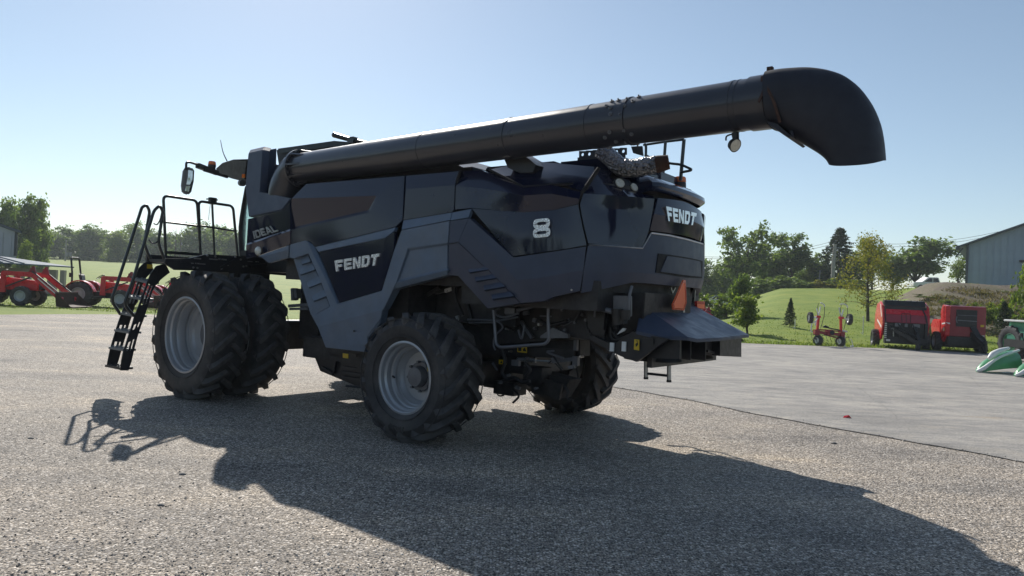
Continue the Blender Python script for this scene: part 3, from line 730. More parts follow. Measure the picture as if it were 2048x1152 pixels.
n = len(Rr); roof.add(prof[0]+prof[1], [tuple(range(n)), tuple(range(2*n-1,n-1,-1))]+[(i,i+n,(i+1)%n+n,(i+1)%n) for i in range(n)])
rf_ = roof.build('cab_roof', M['blackplast'], cab, bevel=.05, sharp=50)
b = MB(); b.box(V(487,352,.78), (.06,.03,.07)); b.build('roof_side_lamp', M['amber'], rf_); b = MB(); b.cyl(V(482,366,.85), V(486,366,.95), .06, .06, 14); b.build('roof_work_lamp', M['blackplast'], rf_)
b = MB(); pb = V(424,330,.9); b.cyl(pb-Vector((0,0,.09)), pb+Vector((0,0,.0)), .065, .075, 14); bb = b.build('cab_beacon', M['blackplast'], cab); MB().cyl(pb, pb+Vector((0,0,.07)), .075, .065, 16).build('beacon_lens', M['amber'], bb, bevel=.01)
b = MB(); b.tube([V(454,322,.5), V(446,304,.5), V(441,280,.5)], [.012,.009,.006], 6, sm=4); b.build('antenna', M['blackplast'], cab)
# mirror: arm from the roof, hanging housing with two glasses
mv = 2.02
b = MB(); b.bar(V(434,346,.9), V(395,331,1.7), .07, .09); b.tube(rounded([V(397,330,1.68), V(378,324,1.95), V(372.5,325,mv), V(372,340,mv)], .06), .02, 8); b.bar(V(455,354,.8), V(408,340,1.5), .03, .05)
arm = b.build('mirror_arm', M['blackplast'], cab)
mp = [V(368,337,mv), V(373,333,mv), V(384,334,mv), V(389,340,mv), V(388,362,mv), V(383,384,mv), V(378,389,mv), V(366,385,mv), V(364,370,mv)]
md = Vector((.16,-.06,0))
mir = MB().prism(mp, md).build('side_mirror', M['blackplast'], arm, bevel=.02)
k = Vector((0,.006,0)); c = sum(mp, Vector())/len(mp)
b = MB(); b.prism([V(378,340,mv)+k, V(387,342,mv)+k, V(386,360,mv)+k, V(381,370,mv)+k, V(374,369,mv)+k, V(377,355,mv)+k], k); b.prism([V(373,373,mv)+k, V(382,372,mv)+k, V(379,384,mv)+k, V(371,382,mv)+k], k)
link('mirror_glass', b.mesh('mirror_glass', M['mirrorglass']), arm)
# ---- platform over the front tyres
pl = bpy.data.objects.new('platform', None); COL.objects.link(pl); pl.parent = comb
b = MB(); ub = 4.66
b.prism([U(414,508.5,ub), U(489,512.5,ub), U(540,519,ub), U(580,524,ub), U(580,552,ub), U(497,545,ub), U(434,543.5,ub), U(388,541,ub), U(350,540,ub), U(330,527,ub), U(331,517,ub), U(379,516.5,ub)], (.05,0,0))
b.box((5.2,1.65,2.19), (1.1,1.7,.05)); b.box((5.72,1.65,2.22), (.06,1.75,.14)); b.box((5.2,1.2,2.05),(.9,.8,.2))
b.bar(U(440,536,4.62), U(470,520,4.62), .03, .04); b.bar(U(500,533,4.62), U(555,527,4.62), .04, .05)
deck = b.build('deck', M['frame'], pl, bevel=.004)
b = MB()
for x, y, w, h in ((395,517,.12,.022),(427,518.5,.15,.022),(445,518.8,.15,.024),(384,526.6,.05,.016),(395,527,.08,.02),(405,528,.10,.014),(500,523,.09,.012),(514,523.5,.06,.012),(455,530.5,.04,.02)):
    p = U(x, y, 4.648); MB().box(p, (.008, w, h)).build('deck_slot', M['steel'], deck, sharp=None)
for x, y in ((414,511),(430,513),(470,514),(481,519),(386,535),(394,536),(442,537),(486,533),(492,532)):
    p = U(x, y, 4.65); MB().cyl(p, p-Vector((.02,0,0)), .016, .016, 8).build('deck_bolt', M['steel'], deck)
uf = 5.72
def rail_u(pts, u, r, name, parent, rd=.1, m='rail'): return MB().tube(rounded([U(*p, u) for p in pts], rd), r, 10).build(name, M[m], parent, sharp=60)
r1 = MB(); r1.tube(rounded([U(332,514,uf), U(326.5,391,uf), U(394,401,uf), U(402,512,uf)], .09), .024, 10); r1.tube([U(328,444,uf), U(395,452,uf)], .018, 8); r1.bar(U(332,504.5,uf), U(398,509,uf), .03, .05); r1.build('platform_rail', M['rail'], pl, sharp=60)
r1 = MB(); r1.tube(rounded([U(401,512,uf), U(397,402,uf), U(466,412,uf), U(470,455,uf), U(476,512,uf)], .09), .024, 10); r1.tube([U(398,451,uf), U(469,462,uf)], .018, 8); r1.tube([U(424,400,uf), U(429,510,uf)], .02, 8); r1.box(U(425,402,uf), (.08,.12,.12)); r1.box(U(424,399,uf), (.1,.17,.02)); r1.build('platform_rail', M['rail'], pl, sharp=60)
MB().tube([U(421,405,uf), U(418,430,uf), U(417,440,uf)], .005, 5).build('latch_cable', M['steel'], pl)
# ladder swung out at the platform's end
lad = bpy.data.objects.new('ladder', None); COL.objects.link(lad); lad.parent = comb
un, uo = 5.18, 5.66
def plate(pix, u, name, holes=()):
    b = MB(); b.prism([U(*p, u) for p in pix], (.025,0,0)); return b.build(name, M['frame'], lad, bevel=.004)
# stringers: strips between rungs so the cut-outs stay open
def stringer(L, R, holes, u):
    """L, R: left and right edge polylines sampled at the same heights; holes: rows left open in the middle"""
    b = MB(); n = len(L)
    for i in range(n-1):
        (xl0,y0),(xr0,y0b) = L[i],R[i]; (xl1,y1),(xr1,y1b) = L[i+1],R[i+1]
        def q(s, t):
            x = (xl0*(1-s)+xr0*s)*(1-t)+(xl1*(1-s)+xr1*s)*t; y = (y0*(1-s)+y0b*s)*(1-t)+(y1*(1-s)+y1b*s)*t; return U(x, y, u)
        if i in holes:
            b.prism([q(0,0),q(.22,0),q(.22,1),q(0,1)], (.02,0,0)); b.prism([q(.78,0),q(1,0),q(1,1),q(.78,1)], (.02,0,0)); b.prism([q(.46,0),q(.62,0),q(.62,1),q(.46,1)], (.02,0,0))
        else: b.prism([q(0,0),q(1,0),q(1,1),q(0,1)], (.02,0,0))
    return b.build('stringer', M['frame'], lad, sharp=None)
stringer([(331,527),(313,532),(302,546),(294,565),(288,582),(277,612),(269,633),(263,653),(259,665),(252,688),(247,702),(243,722),(241,741)],
         [(340,545),(332,551),(322,559),(309,574),(304,586),(298,606),(293,622),(287,640),(283,650),(275,674),(268,702),(263,724),(257,741)], (3,4,7,9), un)
stringer([(302,520),(288,526),(278,536),(269,556),(262,575),(251,606),(242,630),(235,650),(231,663),(225,683),(221,697),(217,716),(214,732)],
         [(308,545),(300,548),(292,556),(284,572),(279,588),(271,608),(264,632),(258,650),(254,664),(248,684),(243,701),(237,722),(232,735)], (3,4,7,9), uo)
for i, ((xa,ya),(xb,yb)) in enumerate((((297,563),(269,556)), ((287,597),(255,590)), ((272,630),(243,624)), ((261,663),(232,658)), ((250,698),(221,693)), ((244,735),(214,729)))):
    A, B = U(xa, ya, un+.02), U(xb, yb, uo); d = Vector((0,-.17,0)); b = MB()
    b.prism([A+Vector((0,.03,0)), B+Vector((0,.03,0)), B+d, A+d], (0,0,-.035))
    for k in range(5): p = A.lerp(B, (k+.5)/5); b.cyl(p+Vector((0,-.02,-.005)), p+Vector((0,-.02,.02)), .022, .018, 8); b.cyl(p+Vector((0,-.1,-.005)), p+Vector((0,-.1,.02)), .022, .018, 8)
    b.build('step', M['step'] if i < 5 else M['frame'], lad, sharp=None)
rail_u([(268,632),(247.5,609),(266,560),(308,421),(319,411),(326,422),(316.5,486),(331,524)], un, .024, 'handrail', lad, .1)
rail_u([(241,629),(222.5,601),(237,560),(284,414),(293,410),(299.5,422),(288.5,488),(303,523)], uo, .024, 'handrail', lad, .1)
b = MB(); b.tube([V(299.5,425,2.56), V(302,440,2.5)], .009, 6); b.tube(smooth_path([U(308,447,5.45), U(314,449,5.35), U(320,440,5.2), U(323.5,425,5.18)], 6), .011, 6)
b.tube(smooth_path([U(298,480,5.3), U(304,486,5.25), U(311,486,5.2), U(316,482,5.18)], 6), .012, 6); b.build('safety_chain', M['frame'], lad, sharp=60)
p = U(298,533,uo-.02); MB().box(U(299.5,533,uo-.006), (.006,.09,.07)).build('warning_decal', M['yellow'], lad, sharp=None)
# ---- running gear and the dark mechanics under the shell
b = MB(); b.box((0,0,.80), (.34,3.1,.34)); b.box((0,0,1.15),(.5,.9,.5)); b.box((1.9,0,1.05),(3.6,1.1,.28)); b.box((0,.55,1.25),(1.7,.16,.4)); b.box((0,-.55,1.25),(1.7,.16,.4)); b.box((4.58,0,1.0),(.5,3.2,.5))
b.cyl((0,1.0,.805),(0,1.8,.805),.14,.14,16); b.cyl((0,-1.0,.805),(0,-1.8,.805),.14,.14,16)
b.build('axle_beam', M['under'], comb, bevel=.015)
b = MB(); b.prism([(3.3,1.0,2.2),(3.0,1.0,1.0),(.9,1.0,.92),(.75,1.0,1.3),(.55,1.0,2.2)],(0,-.1,0)); b.box((2.0,.9,.95),(1.7,1.1,.32)); b.box((3.4,.7,1.6),(.5,.5,1.2)); b.box((1.4,1.25,.80),(.5,.3,.16))
b.build('feeder_housing', M['under'], comb, bevel=.01)
# black tank with ribs at the foot of the trim
b = MB(); b.prism([V(655,706,1.35),V(735,716,1.35),V(735,774,1.35),V(712,772,1.35),V(640,742,1.35),V(628,712,1.35)],(0,-.5,0))
for k in range(4): b.bar(V(684,724+k*10,1.38), V(733,732+k*10,1.38), .03, .045)
b.bar(V(645,735,1.38), V(667,748,1.38), .04, .04); b.bar(V(675,712,1.38), V(668,746,1.38), .04, .03); b.tube([V(692,772,1.36), V(720,774,1.36), V(735,768,1.36)], .02, 6)
b.build('ribbed_side_tank', M['frame'], comb, bevel=.005)
b = MB(); b.prism([V(660,702,1.45), V(726,711,1.45), V(726,723,1.45), V(662,712,1.45)], (0,-.1,0)); b.bar(V(698,708,1.47), V(714,711,1.47), .02, .04); lb = b.build('lower_bracket', M['frame'], comb)
b = MB(); b.prism([V(686,706.5,1.455), V(697,707.8,1.455), V(697,717,1.455), V(686,715.5,1.455)], (0,.005,0)); b.build('warning_decal', M['yellow'], lb, sharp=None)
# behind the front tyres: plates and pipes
b = MB(); b.bar(V(578,612,1.2), V(622,609,1.2), .04, .05); b.bar(V(581,618,1.2), V(618,617,1.2), .05, .04); b.prism([V(581,577,1.2), V(586,576,1.2), V(587,600,1.2), V(582,601,1.2)], (0,-.1,0)); b.prism([V(588,578,1.2), V(592,577,1.2), V(594,596,1.2), V(589,597,1.2)], (0,-.1,0)); b.build('cross_pipe', M['hub'], comb)
# arch mechanics above the rear tyre
b = MB(); b.prism([V(793,575,1.2), V(821,573,1.2), V(826,622,1.2), V(795,622,1.2)], (0,-.4,0)); b.prism([V(820,570,.9), V(930,560,.9), V(990,640,.9), V(830,650,.9)], (0,-.1,0)); b.box((-.3,.95,1.75),(1.2,.1,.5))
b.tube([V(840,600,1.0), V(862,585,1.1), V(880,574,1.15)], .03, 8); b.tube([V(885,560,1.2), V(905,566,1.2), V(912,600,1.15), V(926,632,1.1)], .028, 8, sm=4); b.bar(V(870,586,1.15), V(905,578,1.15), .03, .04); b.box(V(913,565,1.2),(.12,.06,.12)); b.box(V(907,580,1.2),(.09,.05,.10))
b.build('arch_mechanism', M['under'], comb, bevel=.004)
MB().bar(V(890,582,1.22), V(904,578,1.22), .03, .05).build('pipe_union', M['steel'], comb, bevel=.003); MB().box(V(914,566,1.26),(.05,.03,.06)).build('valve_block', M['steel'], comb, bevel=.003); MB().cyl(V(916,640,1.2),V(914,632,1.2),.02,.03,8).box(V(915,640,1.18),(.03,.04,.09)).build('reflector_lamp', M['steel'], comb, bevel=.003)
# chopper housing, plates
b = MB(); cc = V(1215,625,.9)
b.prism([V(1100,600,.95), V(1165,590,.95), V(1290,585,.95), V(1286,640,.95), V(1270,690,.95), V(1225,705,.95), V(1180,680,.95), V(1105,668,.95)], (0,-1.35,0))
b.prism([V(970,615,.75), V(1110,600,.75), V(1110,680,.75), V(990,690,.75), V(950,640,.75)], (0,-1.5,0))
b.build('chopper_housing', M['under'], comb, bevel=.01)
b = MB(); b.prism([V(1176,612,1.0), V(1197,600,1.0), V(1215,600,1.0), V(1218,640,1.0), V(1212,672,1.0), V(1190,668,1.0), V(1176,650,1.0)], (0,.04,0)); b.prism([V(1177,625,1.06), V(1212,627,1.06), V(1210,660,1.06), V(1178,656,1.06)], (0,.03,0))
for k in range(9): a = 1.2+.22*k; b.box(V(1198+38*math.cos(a)*.7, 640+40*math.sin(a), 1.05), (.03,.03,.05))
for x, y in ((1182,605),(1155,615),(1165,630),(1150,645),(1138,640),(1172,640),(1125,620),(1130,660)): p = V(x, y, .97); MB().cyl(p-Vector((0,.03,0)), p+Vector((0,.02,0)), .018, .018, 8).build('housing_bolt', M['hub'], comb)
MB().bar(V(1042,642,.80), V(1065,676,.80), .05, .04).build('brace', M['pipegrey'], comb); MB().bar(V(1080,632,.80), V(1112,633,.80), .02, .02).build('edge_strip', M['pipegrey'], comb)
MB().prism([V(1085,672,.98), V(1110,655,.98), V(1140,668,.98), V(1140,676,.98), V(1085,676,.98)], (0,.05,0)).build('bearing_shield', M['hub'], comb)
b.build('chopper_drive_cover', M['frame'], comb, bevel=.004)
# rear axle details between the tyres
b = MB(); b.prism([V(985,680,.55), V(1160,680,.55), V(1160,713,.55), V(1130,716,.55), V(990,712,.55)], (0,-.25,0)); b.bar(V(1000,702,.6), V(1150,708,.6), .03, .12); b.prism([V(1060,740,.45), V(1140,760,.45), V(1118,798,.45), V(1062,786,.45)], (0,-.3,0)); b.box(V(1075,748,.5),(.3,.25,.2)); b.box((-.1,0,.72),(.5,.6,.35))
b.prism([V(1085,755,.5), V(1128,768,.5), V(1122,800,.5), V(1105,796,.5)], (0,.05,0)); b.tube([V(1128,770,.5), V(1136,783,.5), V(1134,797,.5), V(1146,801,.5)], .02, 8, sm=3)
b.tube([V(998,770,.6), V(1015,760,.6), V(1045,762,.6), V(1062,770,.6)], .03, 8, sm=3); b.box(V(1020,775,.5),(.35,.3,.18)); b.tube([V(992,781,.6), V(997,791,.6), V(1008,790,.6), V(1010,782,.6)], .012, 6, sm=4); b.tube([V(990,760,.6), V(996,786,.6), V(1012,780,.55)], .014, 6, sm=4)
b.tube([V(1150,728,.1), V(1156,755,.1), V(1148,775,.1), V(1132,785,.1)], .012, 6, sm=4)
b.box((-.55,-.1,.95),(.3,1.2,.25)); b.box((-.75,-.2,1.2),(.2,1.3,.3))
b.build('rear_axle_carrier', M['under'], comb, bevel=.006)
MB().cyl(V(1035,719,.68), V(1072,721,.68), .028, .028, 12).cyl(V(1072,721,.68), V(1105,723,.68), .014, .014, 10).build('steering_cylinder', M['steel'], comb)
MB().bar(V(1108,722,.66), V(1150,718,.66), .05, .05).box(V(1152,722,.66),(.08,.06,.12)).build('tie_rod', M['pipegrey'], comb, bevel=.003)
MB().box(V(1152,690,.6),(.05,.05,.14)).build('axle_lug', M['pipegrey'], comb, bevel=.003)
MB().cyl(V(1012,626,1.1), V(1040,619,1.1), .03, .03, 10).cyl(V(1038,620,1.1), V(1080,610,1.1), .022, .018, 10).box(V(1022,622,1.12),(.16,.07,.07)).build('lift_cylinder', M['pipegrey'], comb, bevel=.003)
MB().cyl(V(1118,600,1.15), V(1136,595,1.15), .045, .045, 10).build('gas_strut', M['pipegrey'], comb)
def PIPE(*a, **k): MB().tube(*a, **k).build('hydraulic_pipe', M['pipegrey'], comb, sharp=60)
for pts in ([(1115,599),(1098,607),(1096,630),(1098,680),(1090,688),(1000,695),(992,688),(987,620)],): PIPE(rounded([V(*p, 1.28) for p in pts], .09), .022, 10)
PIPE(rounded([V(1183,590,1.25), V(1186,605,1.25), V(1200,617,1.25), V(1240,627,1.2)], .1), .032, 10); PIPE(smooth_path([V(1038,626,1.15), V(1010,634,1.15), V(994,630,1.15), V(993,620,1.12), V(1000,617,1.1)], 5), .016, 8); PIPE([V(935,639,1.1), V(1000,641,1.1), V(1036,634,1.12)], .012, 8); PIPE([V(938,645,1.05), V(986,645,1.05)], .012, 8); PIPE([V(988,640,1.1), V(1000,646,1.1), V(1005,656,1.1), V(990,672,1.1), V(987,690,1.1), V(991,700,1.1)], .012, 8, sm=4); PIPE([V(1136,595,1.15), V(1160,590,1.15)], .012, 8); PIPE([V(1193,590,1.2), V(1189,634,1.15)], .012, 8); PIPE([V(1125,604,1.1), V(1140,600,1.1)], .02, 8)
b = MB()
for pts in ([(1222,655),(1222,672),(1232,680),(1255,672),(1268,662)], [(1228,650),(1229,668),(1240,676),(1258,668)], [(1013,760),(1030,755),(1045,765),(1060,762)], [(930,560),(934,600),(944,640)], [(1000,690),(1010,720),(1004,745),(1016,760)], [(1146,600),(1160,620),(1150,640)], [(1050,725),(1060,740),(1050,755)], [(1080,640),(1100,650),(1135,642)]):
    MB().tube(smooth_path([V(*p, 1.02) for p in pts], 5), .024, 8).build('hydraulic_hose', M['hose'], comb, sharp=60)
b = MB(); hx = [(1231+6*math.cos(k*.9), 640+k*.45, 1.12+.05*math.sin(k*.9)) for k in range(56)]; b.tube([V(*q) for q in hx], .009, 5); b.build('coiled_cable', M['hose'], comb, sharp=60)
def decal(pix, v, parent, marks=(), name='warning_decal'):
    d = MB().prism([V(*p, v) for p in pix], (0,.006,0)).build(name, M['yellow'], parent, sharp=None)
    if marks:
        b = MB()
        for q in marks: b.prism([V(*p, v+.007) for p in q], (0,.003,0))
        b.build('decal_symbol', M['decalblack'], d, sharp=None)
decal([(1035,692),(1054,693),(1054,706),(1035,704)], .69, comb, [[(1036.5,694.5),(1043,695),(1043,702.5),(1036.5,702)], [(1046,698),(1050,695),(1053,703),(1046,702.5)]])
decal([(998,719),(1013,720),(1013,729),(998,728)], .69, comb, [[(1000,726),(1003,721.5),(1005,726.5)], [(1007,722),(1011.5,723),(1010,727.5),(1006.5,726)]])
rng = random.Random(21)
for i in range(34):
    x, y, v = rng.uniform(985,1165), rng.choice([rng.uniform(612,668), rng.uniform(700,780)]), rng.uniform(.78,.98)
    b = MB(); p = V(x, y, v); k = i % 3
    if k == 0: b.cyl(p-Vector((0,.05,0)), p+Vector((0,.02,0)), rng.uniform(.012,.024), rng.uniform(.010,.02), 8)
    elif k == 1: b.box(p, (rng.uniform(.05,.12), .05, rng.uniform(.03,.08)), rot=Euler((0, rng.uniform(-.4,.4), 0)).to_matrix())
    else: b.tube(smooth_path([p, p+Vector((rng.uniform(-.12,.12), .03, rng.uniform(-.12,.05))), p+Vector((rng.uniform(-.3,.3), 0, rng.uniform(-.2,.1)))], 5), rng.uniform(.008,.015), 6)
    b.build(['fitting', 'valve_block', 'hydraulic_hose'][k], M[['steel', 'hub', 'hose'][k] if rng.random() < .7 else 'pipegrey'], comb, bevel=.002 if k == 1 else 0)
# control box with connectors
b = MB(); b.prism([V(1226,591,1.2), V(1262,592,1.2), V(1262,632,1.2), V(1256,634,1.2), V(1248,628,1.2), V(1226,620,1.2)], (0,-.03,0)); b.tube(rounded([V(1264,572,1.15), V(1258,593,1.2), V(1258,634,1.2)], .05), .018, 8); cb = b.build('socket_bracket', M['hub'], comb, bevel=.004)
b = MB(); b.cyl(V(1234,618,1.22), V(1234,650,1.22), .07, .05, 14); b.cyl(V(1250,620,1.22), V(1250,640,1.22), .065, .055, 14); b.box(V(1242,638,1.2),(.12,.1,.1)); b.build('socket', M['blackplast'], cb)
# lower side frame of the spreader
b = MB(); b.prism([V(1172,674,1.12), V(1188,672,1.12), V(1225,690,1.12), V(1264,663,1.12), V(1337,678,1.12), V(1300,704,1.12), V(1273,724,1.12), V(1240,712,1.12), V(1205,694,1.12)], (0,-.06,0)); b.prism([V(1285,675,1.13), V(1308,677,1.13), V(1308,690,1.13), V(1284,688,1.13)], (0,.015,0))
sf = b.build('spreader_side_frame', M['frame'], comb, bevel=.005)
b = MB(); b.prism([V(1235,669,1.14), V(1247,656,1.14), V(1253,657,1.14), V(1250,662,1.14)], (0,.02,0)); b.box(V(1248,693,1.14),(.05,.02,.11)); b.box(V(1224,694,1.14),(.05,.02,.10)); b.build('release_handle', M['white'], sf)
decal([(1269,678.5),(1279,679.5),(1278.5,701),(1268,699)], 1.14, sf, [[(1271,688),(1276,684),(1276,690),(1272,694)], [(1272,681),(1276,681.5),(1276,683),(1272,682.5)]])
# spreader hood
H = dict(a=(-2.55,1.0,1.84), b=(-2.70,1.2,1.56), c=(-2.98,1.06,1.535), d=(-3.22,.93,1.50), e=(-3.25,.75,1.485))
a, bq, d = U(1282,613,-2.55), U(1272,662,-2.70), U(1376,674.5,-3.22); e = U(1394,678.5,-3.26); c = U(1321,673,-2.96)
f_, g_, h_ = U(1440,676,-3.3), U(1498.5,669.5,-3.24), U(1410,623,-2.6); r1, r2 = U(1294,617,-2.58), U(1392,613,-2.55)
k1, k2 = U(1332,620,-2.62), U(1352,640,-2.85); k3, k4 = U(1382,625,-2.66), U(1455,665,-3.1); mid = U(1395,650,-2.95)
b = MB(); vs = [a,bq,c,d,e,f_,g_,h_,r1,r2,k1,k2,k3,k4,mid]
vs = vs+[v-Vector((0,0,.035)) for v in vs[:8]]
b.add(vs, [(0,1,2,8), (8,2,3), (8,3,4,11,10), (10,11,14,12), (11,4,5,14), (12,14,5,13), (12,13,6,7), (13,5,6), (8,10,12,7,9),
           (1,16,17,2), (2,17,18,3), (3,18,19,4), (4,19,20,5), (5,20,21,6), (6,21,22,7), (0,15,16,1)])
hood = b.build('spreader_hood', M['trimdark'], comb, bevel=.008, sharp=25)
b = MB(); b.prism([U(1286,612,-2.56), U(1392,616,-2.56), U(1388,606,-2.5), U(1286,603,-2.5)], (.05,0,0)); b.box((-2.25,.2,1.85),(.4,1.5,.12)); b.box((-2.3,.15,1.65),(.25,1.6,.4)); b.bar((-2.3,.95,1.97),(-2.3,-.5,1.97),.03,.05); b.build('hood_hinge_beam', M['under'], comb)
# vanes and side boxes beneath
b = MB(); b.prism([V(1302,690,.98), V(1337,677,.98), V(1360,680,.98), V(1359,718,.98), V(1288,716,.98), V(1290,706,.98)], (0,-.03,0)); b.build('deflector_side', M['frame'], hood, bevel=.003)
for (x0, x1, y0, y1, v) in ((1360,1362,680,719,.85), (1362,1381,679,720.5,.6), (1384,1411,680,721,.3)):
    MB().prism([V(x0,y0,v), V(x1,y0,v), V(x1,y1,v), V(x0,y1-3,v)], (0,-.012,0)).build('deflector_vane', M['frame'], hood)
b = MB(); p = [U(1440,680,-3.15), U(1483,676,-3.15), U(1483,714,-3.15), U(1440,712,-3.15)]; b.prism(p, (.5,0,0)); b.build('deflector_side', M['frame'], hood, bevel=.004)
b = MB(); b.box((-2.75,-.1,1.32),(.06,2.0,.36)); b.prism([U(1412,681,-3.05), U(1440,679,-3.05), U(1440,712,-3.05), U(1412,710,-3.05)], (.02,0,0)); b.bar(U(1414,702,-3.07), U(1432,707,-3.07), .03, .03); b.cyl((-2.6,.5,1.2),(-2.6,.5,1.3),.35,.3,20); b.cyl((-2.6,-.5,1.2),(-2.6,-.5,1.3),.35,.3,20); b.build('spinner_disc', M['frame'], hood)
b = MB()
for (x, y0, y1) in ((1292,716,758), (1338,719,764)): b.tube([V(x,y0-20,.35), V(x,y1,.35)], .026, 10)
b.build('support_leg', M['steel'], comb); b = MB(); b.tube([V(1293,747,.35), V(1337,751.5,.35)], .016, 8); 
for (x, y) in ((1292,758), (1338,764)): b.cyl(V(x,y-4,.35), V(x,y+.5,.35), .03, .03, 10)
b.build('leg_crossbar', M['frame'], comb)
# slow-moving triangle and lights on the back
ut = -2.78; b = MB(); T = [(1366.5,560),(1371,560.5),(1373,605),(1368,621),(1346,619.5),(1345,609)]
tri = MB().prism([U(*p, ut) for p in T], (.012,0,0)).build('slow_vehicle_sign', M['orange'], comb, sharp=None)
c = sum((U(*p, ut) for p in T), Vector())/6; b = MB(); I = [U(*p, ut) for p in T]
for i in range(6):
    p, q = I[i], I[(i+1) % 6]; b.prism([p+Vector((-.004,0,0)), q+Vector((-.004,0,0)), q.lerp(c,.16)+Vector((-.004,0,0)), p.lerp(c,.16)+Vector((-.004,0,0))], (.003,0,0))
b.build('sign_border', M['redlens'], tri, sharp=None)
b = MB(); b.bar(U(1366,600,ut+.04), U(1366,625,ut+.04), .05, .03); b.bar(U(1341,575,-2.6), U(1344,586,-2.6), .02, .02); b.bar(U(1350,575,-2.6), U(1344,586,-2.6), .02, .02); b.bar(U(1388,580,-2.5), U(1386,612,-2.5), .02, .04); b.build('sign_bracket', M['steel'], comb)
b = MB(); p = [U(1394,602,-2.55), U(1410,602.5,-2.55), U(1410,618,-2.55), U(1394,617,-2.55)]; b.prism(p, (.05,0,0)); tl = b.build('tail_lamp', M['redlens'], comb, bevel=.004)
p = [U(1394.5,608,-2.556), U(1409,609,-2.556), U(1409,617,-2.556), U(1394.5,616,-2.556)]; MB().prism(p, (.004,0,0)).build('reflector', M['orange'], tl, sharp=None)
# right-hand service rail and lamp (their shadows fall on the gravel)
b = MB(); b.tube(rounded([(-.5,-1.75,1.75),(-.62,-2.02,1.84),(-.95,-2.02,2.75),(-1.05,-1.75,2.8)], .08), .024, 8); b.tube(rounded([(-.85,-1.75,1.75),(-.98,-2.02,1.86),(-1.28,-2.02,2.7),(-1.3,-1.75,2.75)], .08), .02, 8); b.bar((-.75,-2.02,2.15),(-1.08,-2.02,2.15),.02,.03); b.build('service_ladder', M['rail'], comb, sharp=60)
b = MB(); b.bar((-1.6,-1.6,2.75),(-1.6,-2.0,2.8),.05,.05); b.box((-1.65,-2.08,2.8),(.34,.08,.16)); b.build('side_marker_lamp', M['blackplast'], comb)
# ------------------------------------------------------------------ ground and terrain
def lerp_t(tab, x):
    if x <= tab[0][0]: return tab[0][1]
    for (a, va), (b, vb) in zip(tab, tab[1:]):
        if x <= b: return va+(vb-va)*(x-a)/(b-a)
    return tab[-1][1]
def sst(a, b, x): t = max(0, min(1, (x-a)/(b-a))); return t*t*(3-2*t)
CREST = [(300, 1.4), (1000, .6), (1390, .5), (1440, 1.4), (1490, 2.7), (1560, 4.2), (1660, 4.5), (1800, 4.6), (1900, 5.0), (2048, 4.9), (2500, 4.5)]
def zt(x, y):
    if y < 38: return 0.0
    p = 1024+1420*x/y; cr = lerp_t(CREST, p); bank = sst(1760, 1880, p)
    d1 = 85-19*bank
    prof = [(38, 0), (42, .06), (46, .10+.03*(1-bank)), (50, .22), (d1, 1.0)]
    r = cr*lerp_t(prof, y)
    if y > d1+6: r -= .9*bank*sst(d1+6, d1+22, y)
    l = .0375*max(0, y-47)+.25*pnoise(Vector((x*.02, y*.02, 3)))*sst(50, 90, y)
    k = sst(500, 1350, p)
    z = l*(1-k)+r*k+.07*pnoise(Vector((x*.22, y*.22, 0)))*sst(40, 52, y)
    z += bank*.28*pnoise(Vector((x*.33, y*.33, 7)))*sst(50, 60, y)*(1-sst(d1+4, d1+10, y))
    return z
def gxy(px, D):
    """world x at depth D for a picture column (on the horizon)"""
    a = (px-1024)/FPX; b = -(FW.z+CR.z*a)/CD.z; d = FW+CR*a+CD*b; return D*d.x/d.y
def gp(px, D): x = gxy(px, D); return Vector((x, D, zt(x, D)))
def gz(x, y): d = ray(x, y); t = -CAMH/d.z; return Vector((d.x*t, d.y*t, 0))
def zpix(px, py, D):
    """world height seen at pixel (px,py) at depth D"""
    d = ray(px, py); return CAMH+d.z*D/d.y
def grassmat():
    m, nt, b = newmat('mown_grass')
    n1 = noise(nt, .35, 6, .65); n2 = noise(nt, 1.6, 5, .7, stretch=(.35, 3.2, 1)); n3 = noise(nt, 22, 3, .7)
    a = nt.nodes.new('ShaderNodeMath'); a.operation = 'MULTIPLY_ADD'; a.inputs[1].default_value = .55; nt.links.new(n2, a.inputs[0])
    a2 = nt.nodes.new('ShaderNodeMath'); a2.operation = 'MULTIPLY'; a2.inputs[1].default_value = .45; nt.links.new(n1, a2.inputs[0]); nt.links.new(a2.outputs[0], a.inputs[2])
    a3 = nt.nodes.new('ShaderNodeMath'); a3.operation = 'MULTIPLY_ADD'; a3.inputs[1].default_value = .30; nt.links.new(n3, a3.inputs[0]); nt.links.new(a.outputs[0], a3.inputs[2])
    c = ramp(nt, a3.outputs[0], [(.40, (.055, .10, .014)), (.52, (.105, .17, .02)), (.62, (.165, .23, .028)), (.78, (.26, .29, .05))])
    nt.links.new(c, b.inputs['Base Color']); b.inputs['Roughness'].default_value = .8; b.inputs['Specular IOR Level'].default_value = .2
    b.inputs['Sheen Weight'].default_value = 0; b.inputs['Sheen Tint'].default_value = (.6, .8, .2, 1)
    bump(nt, b, a3.outputs[0], .9, .12); return m
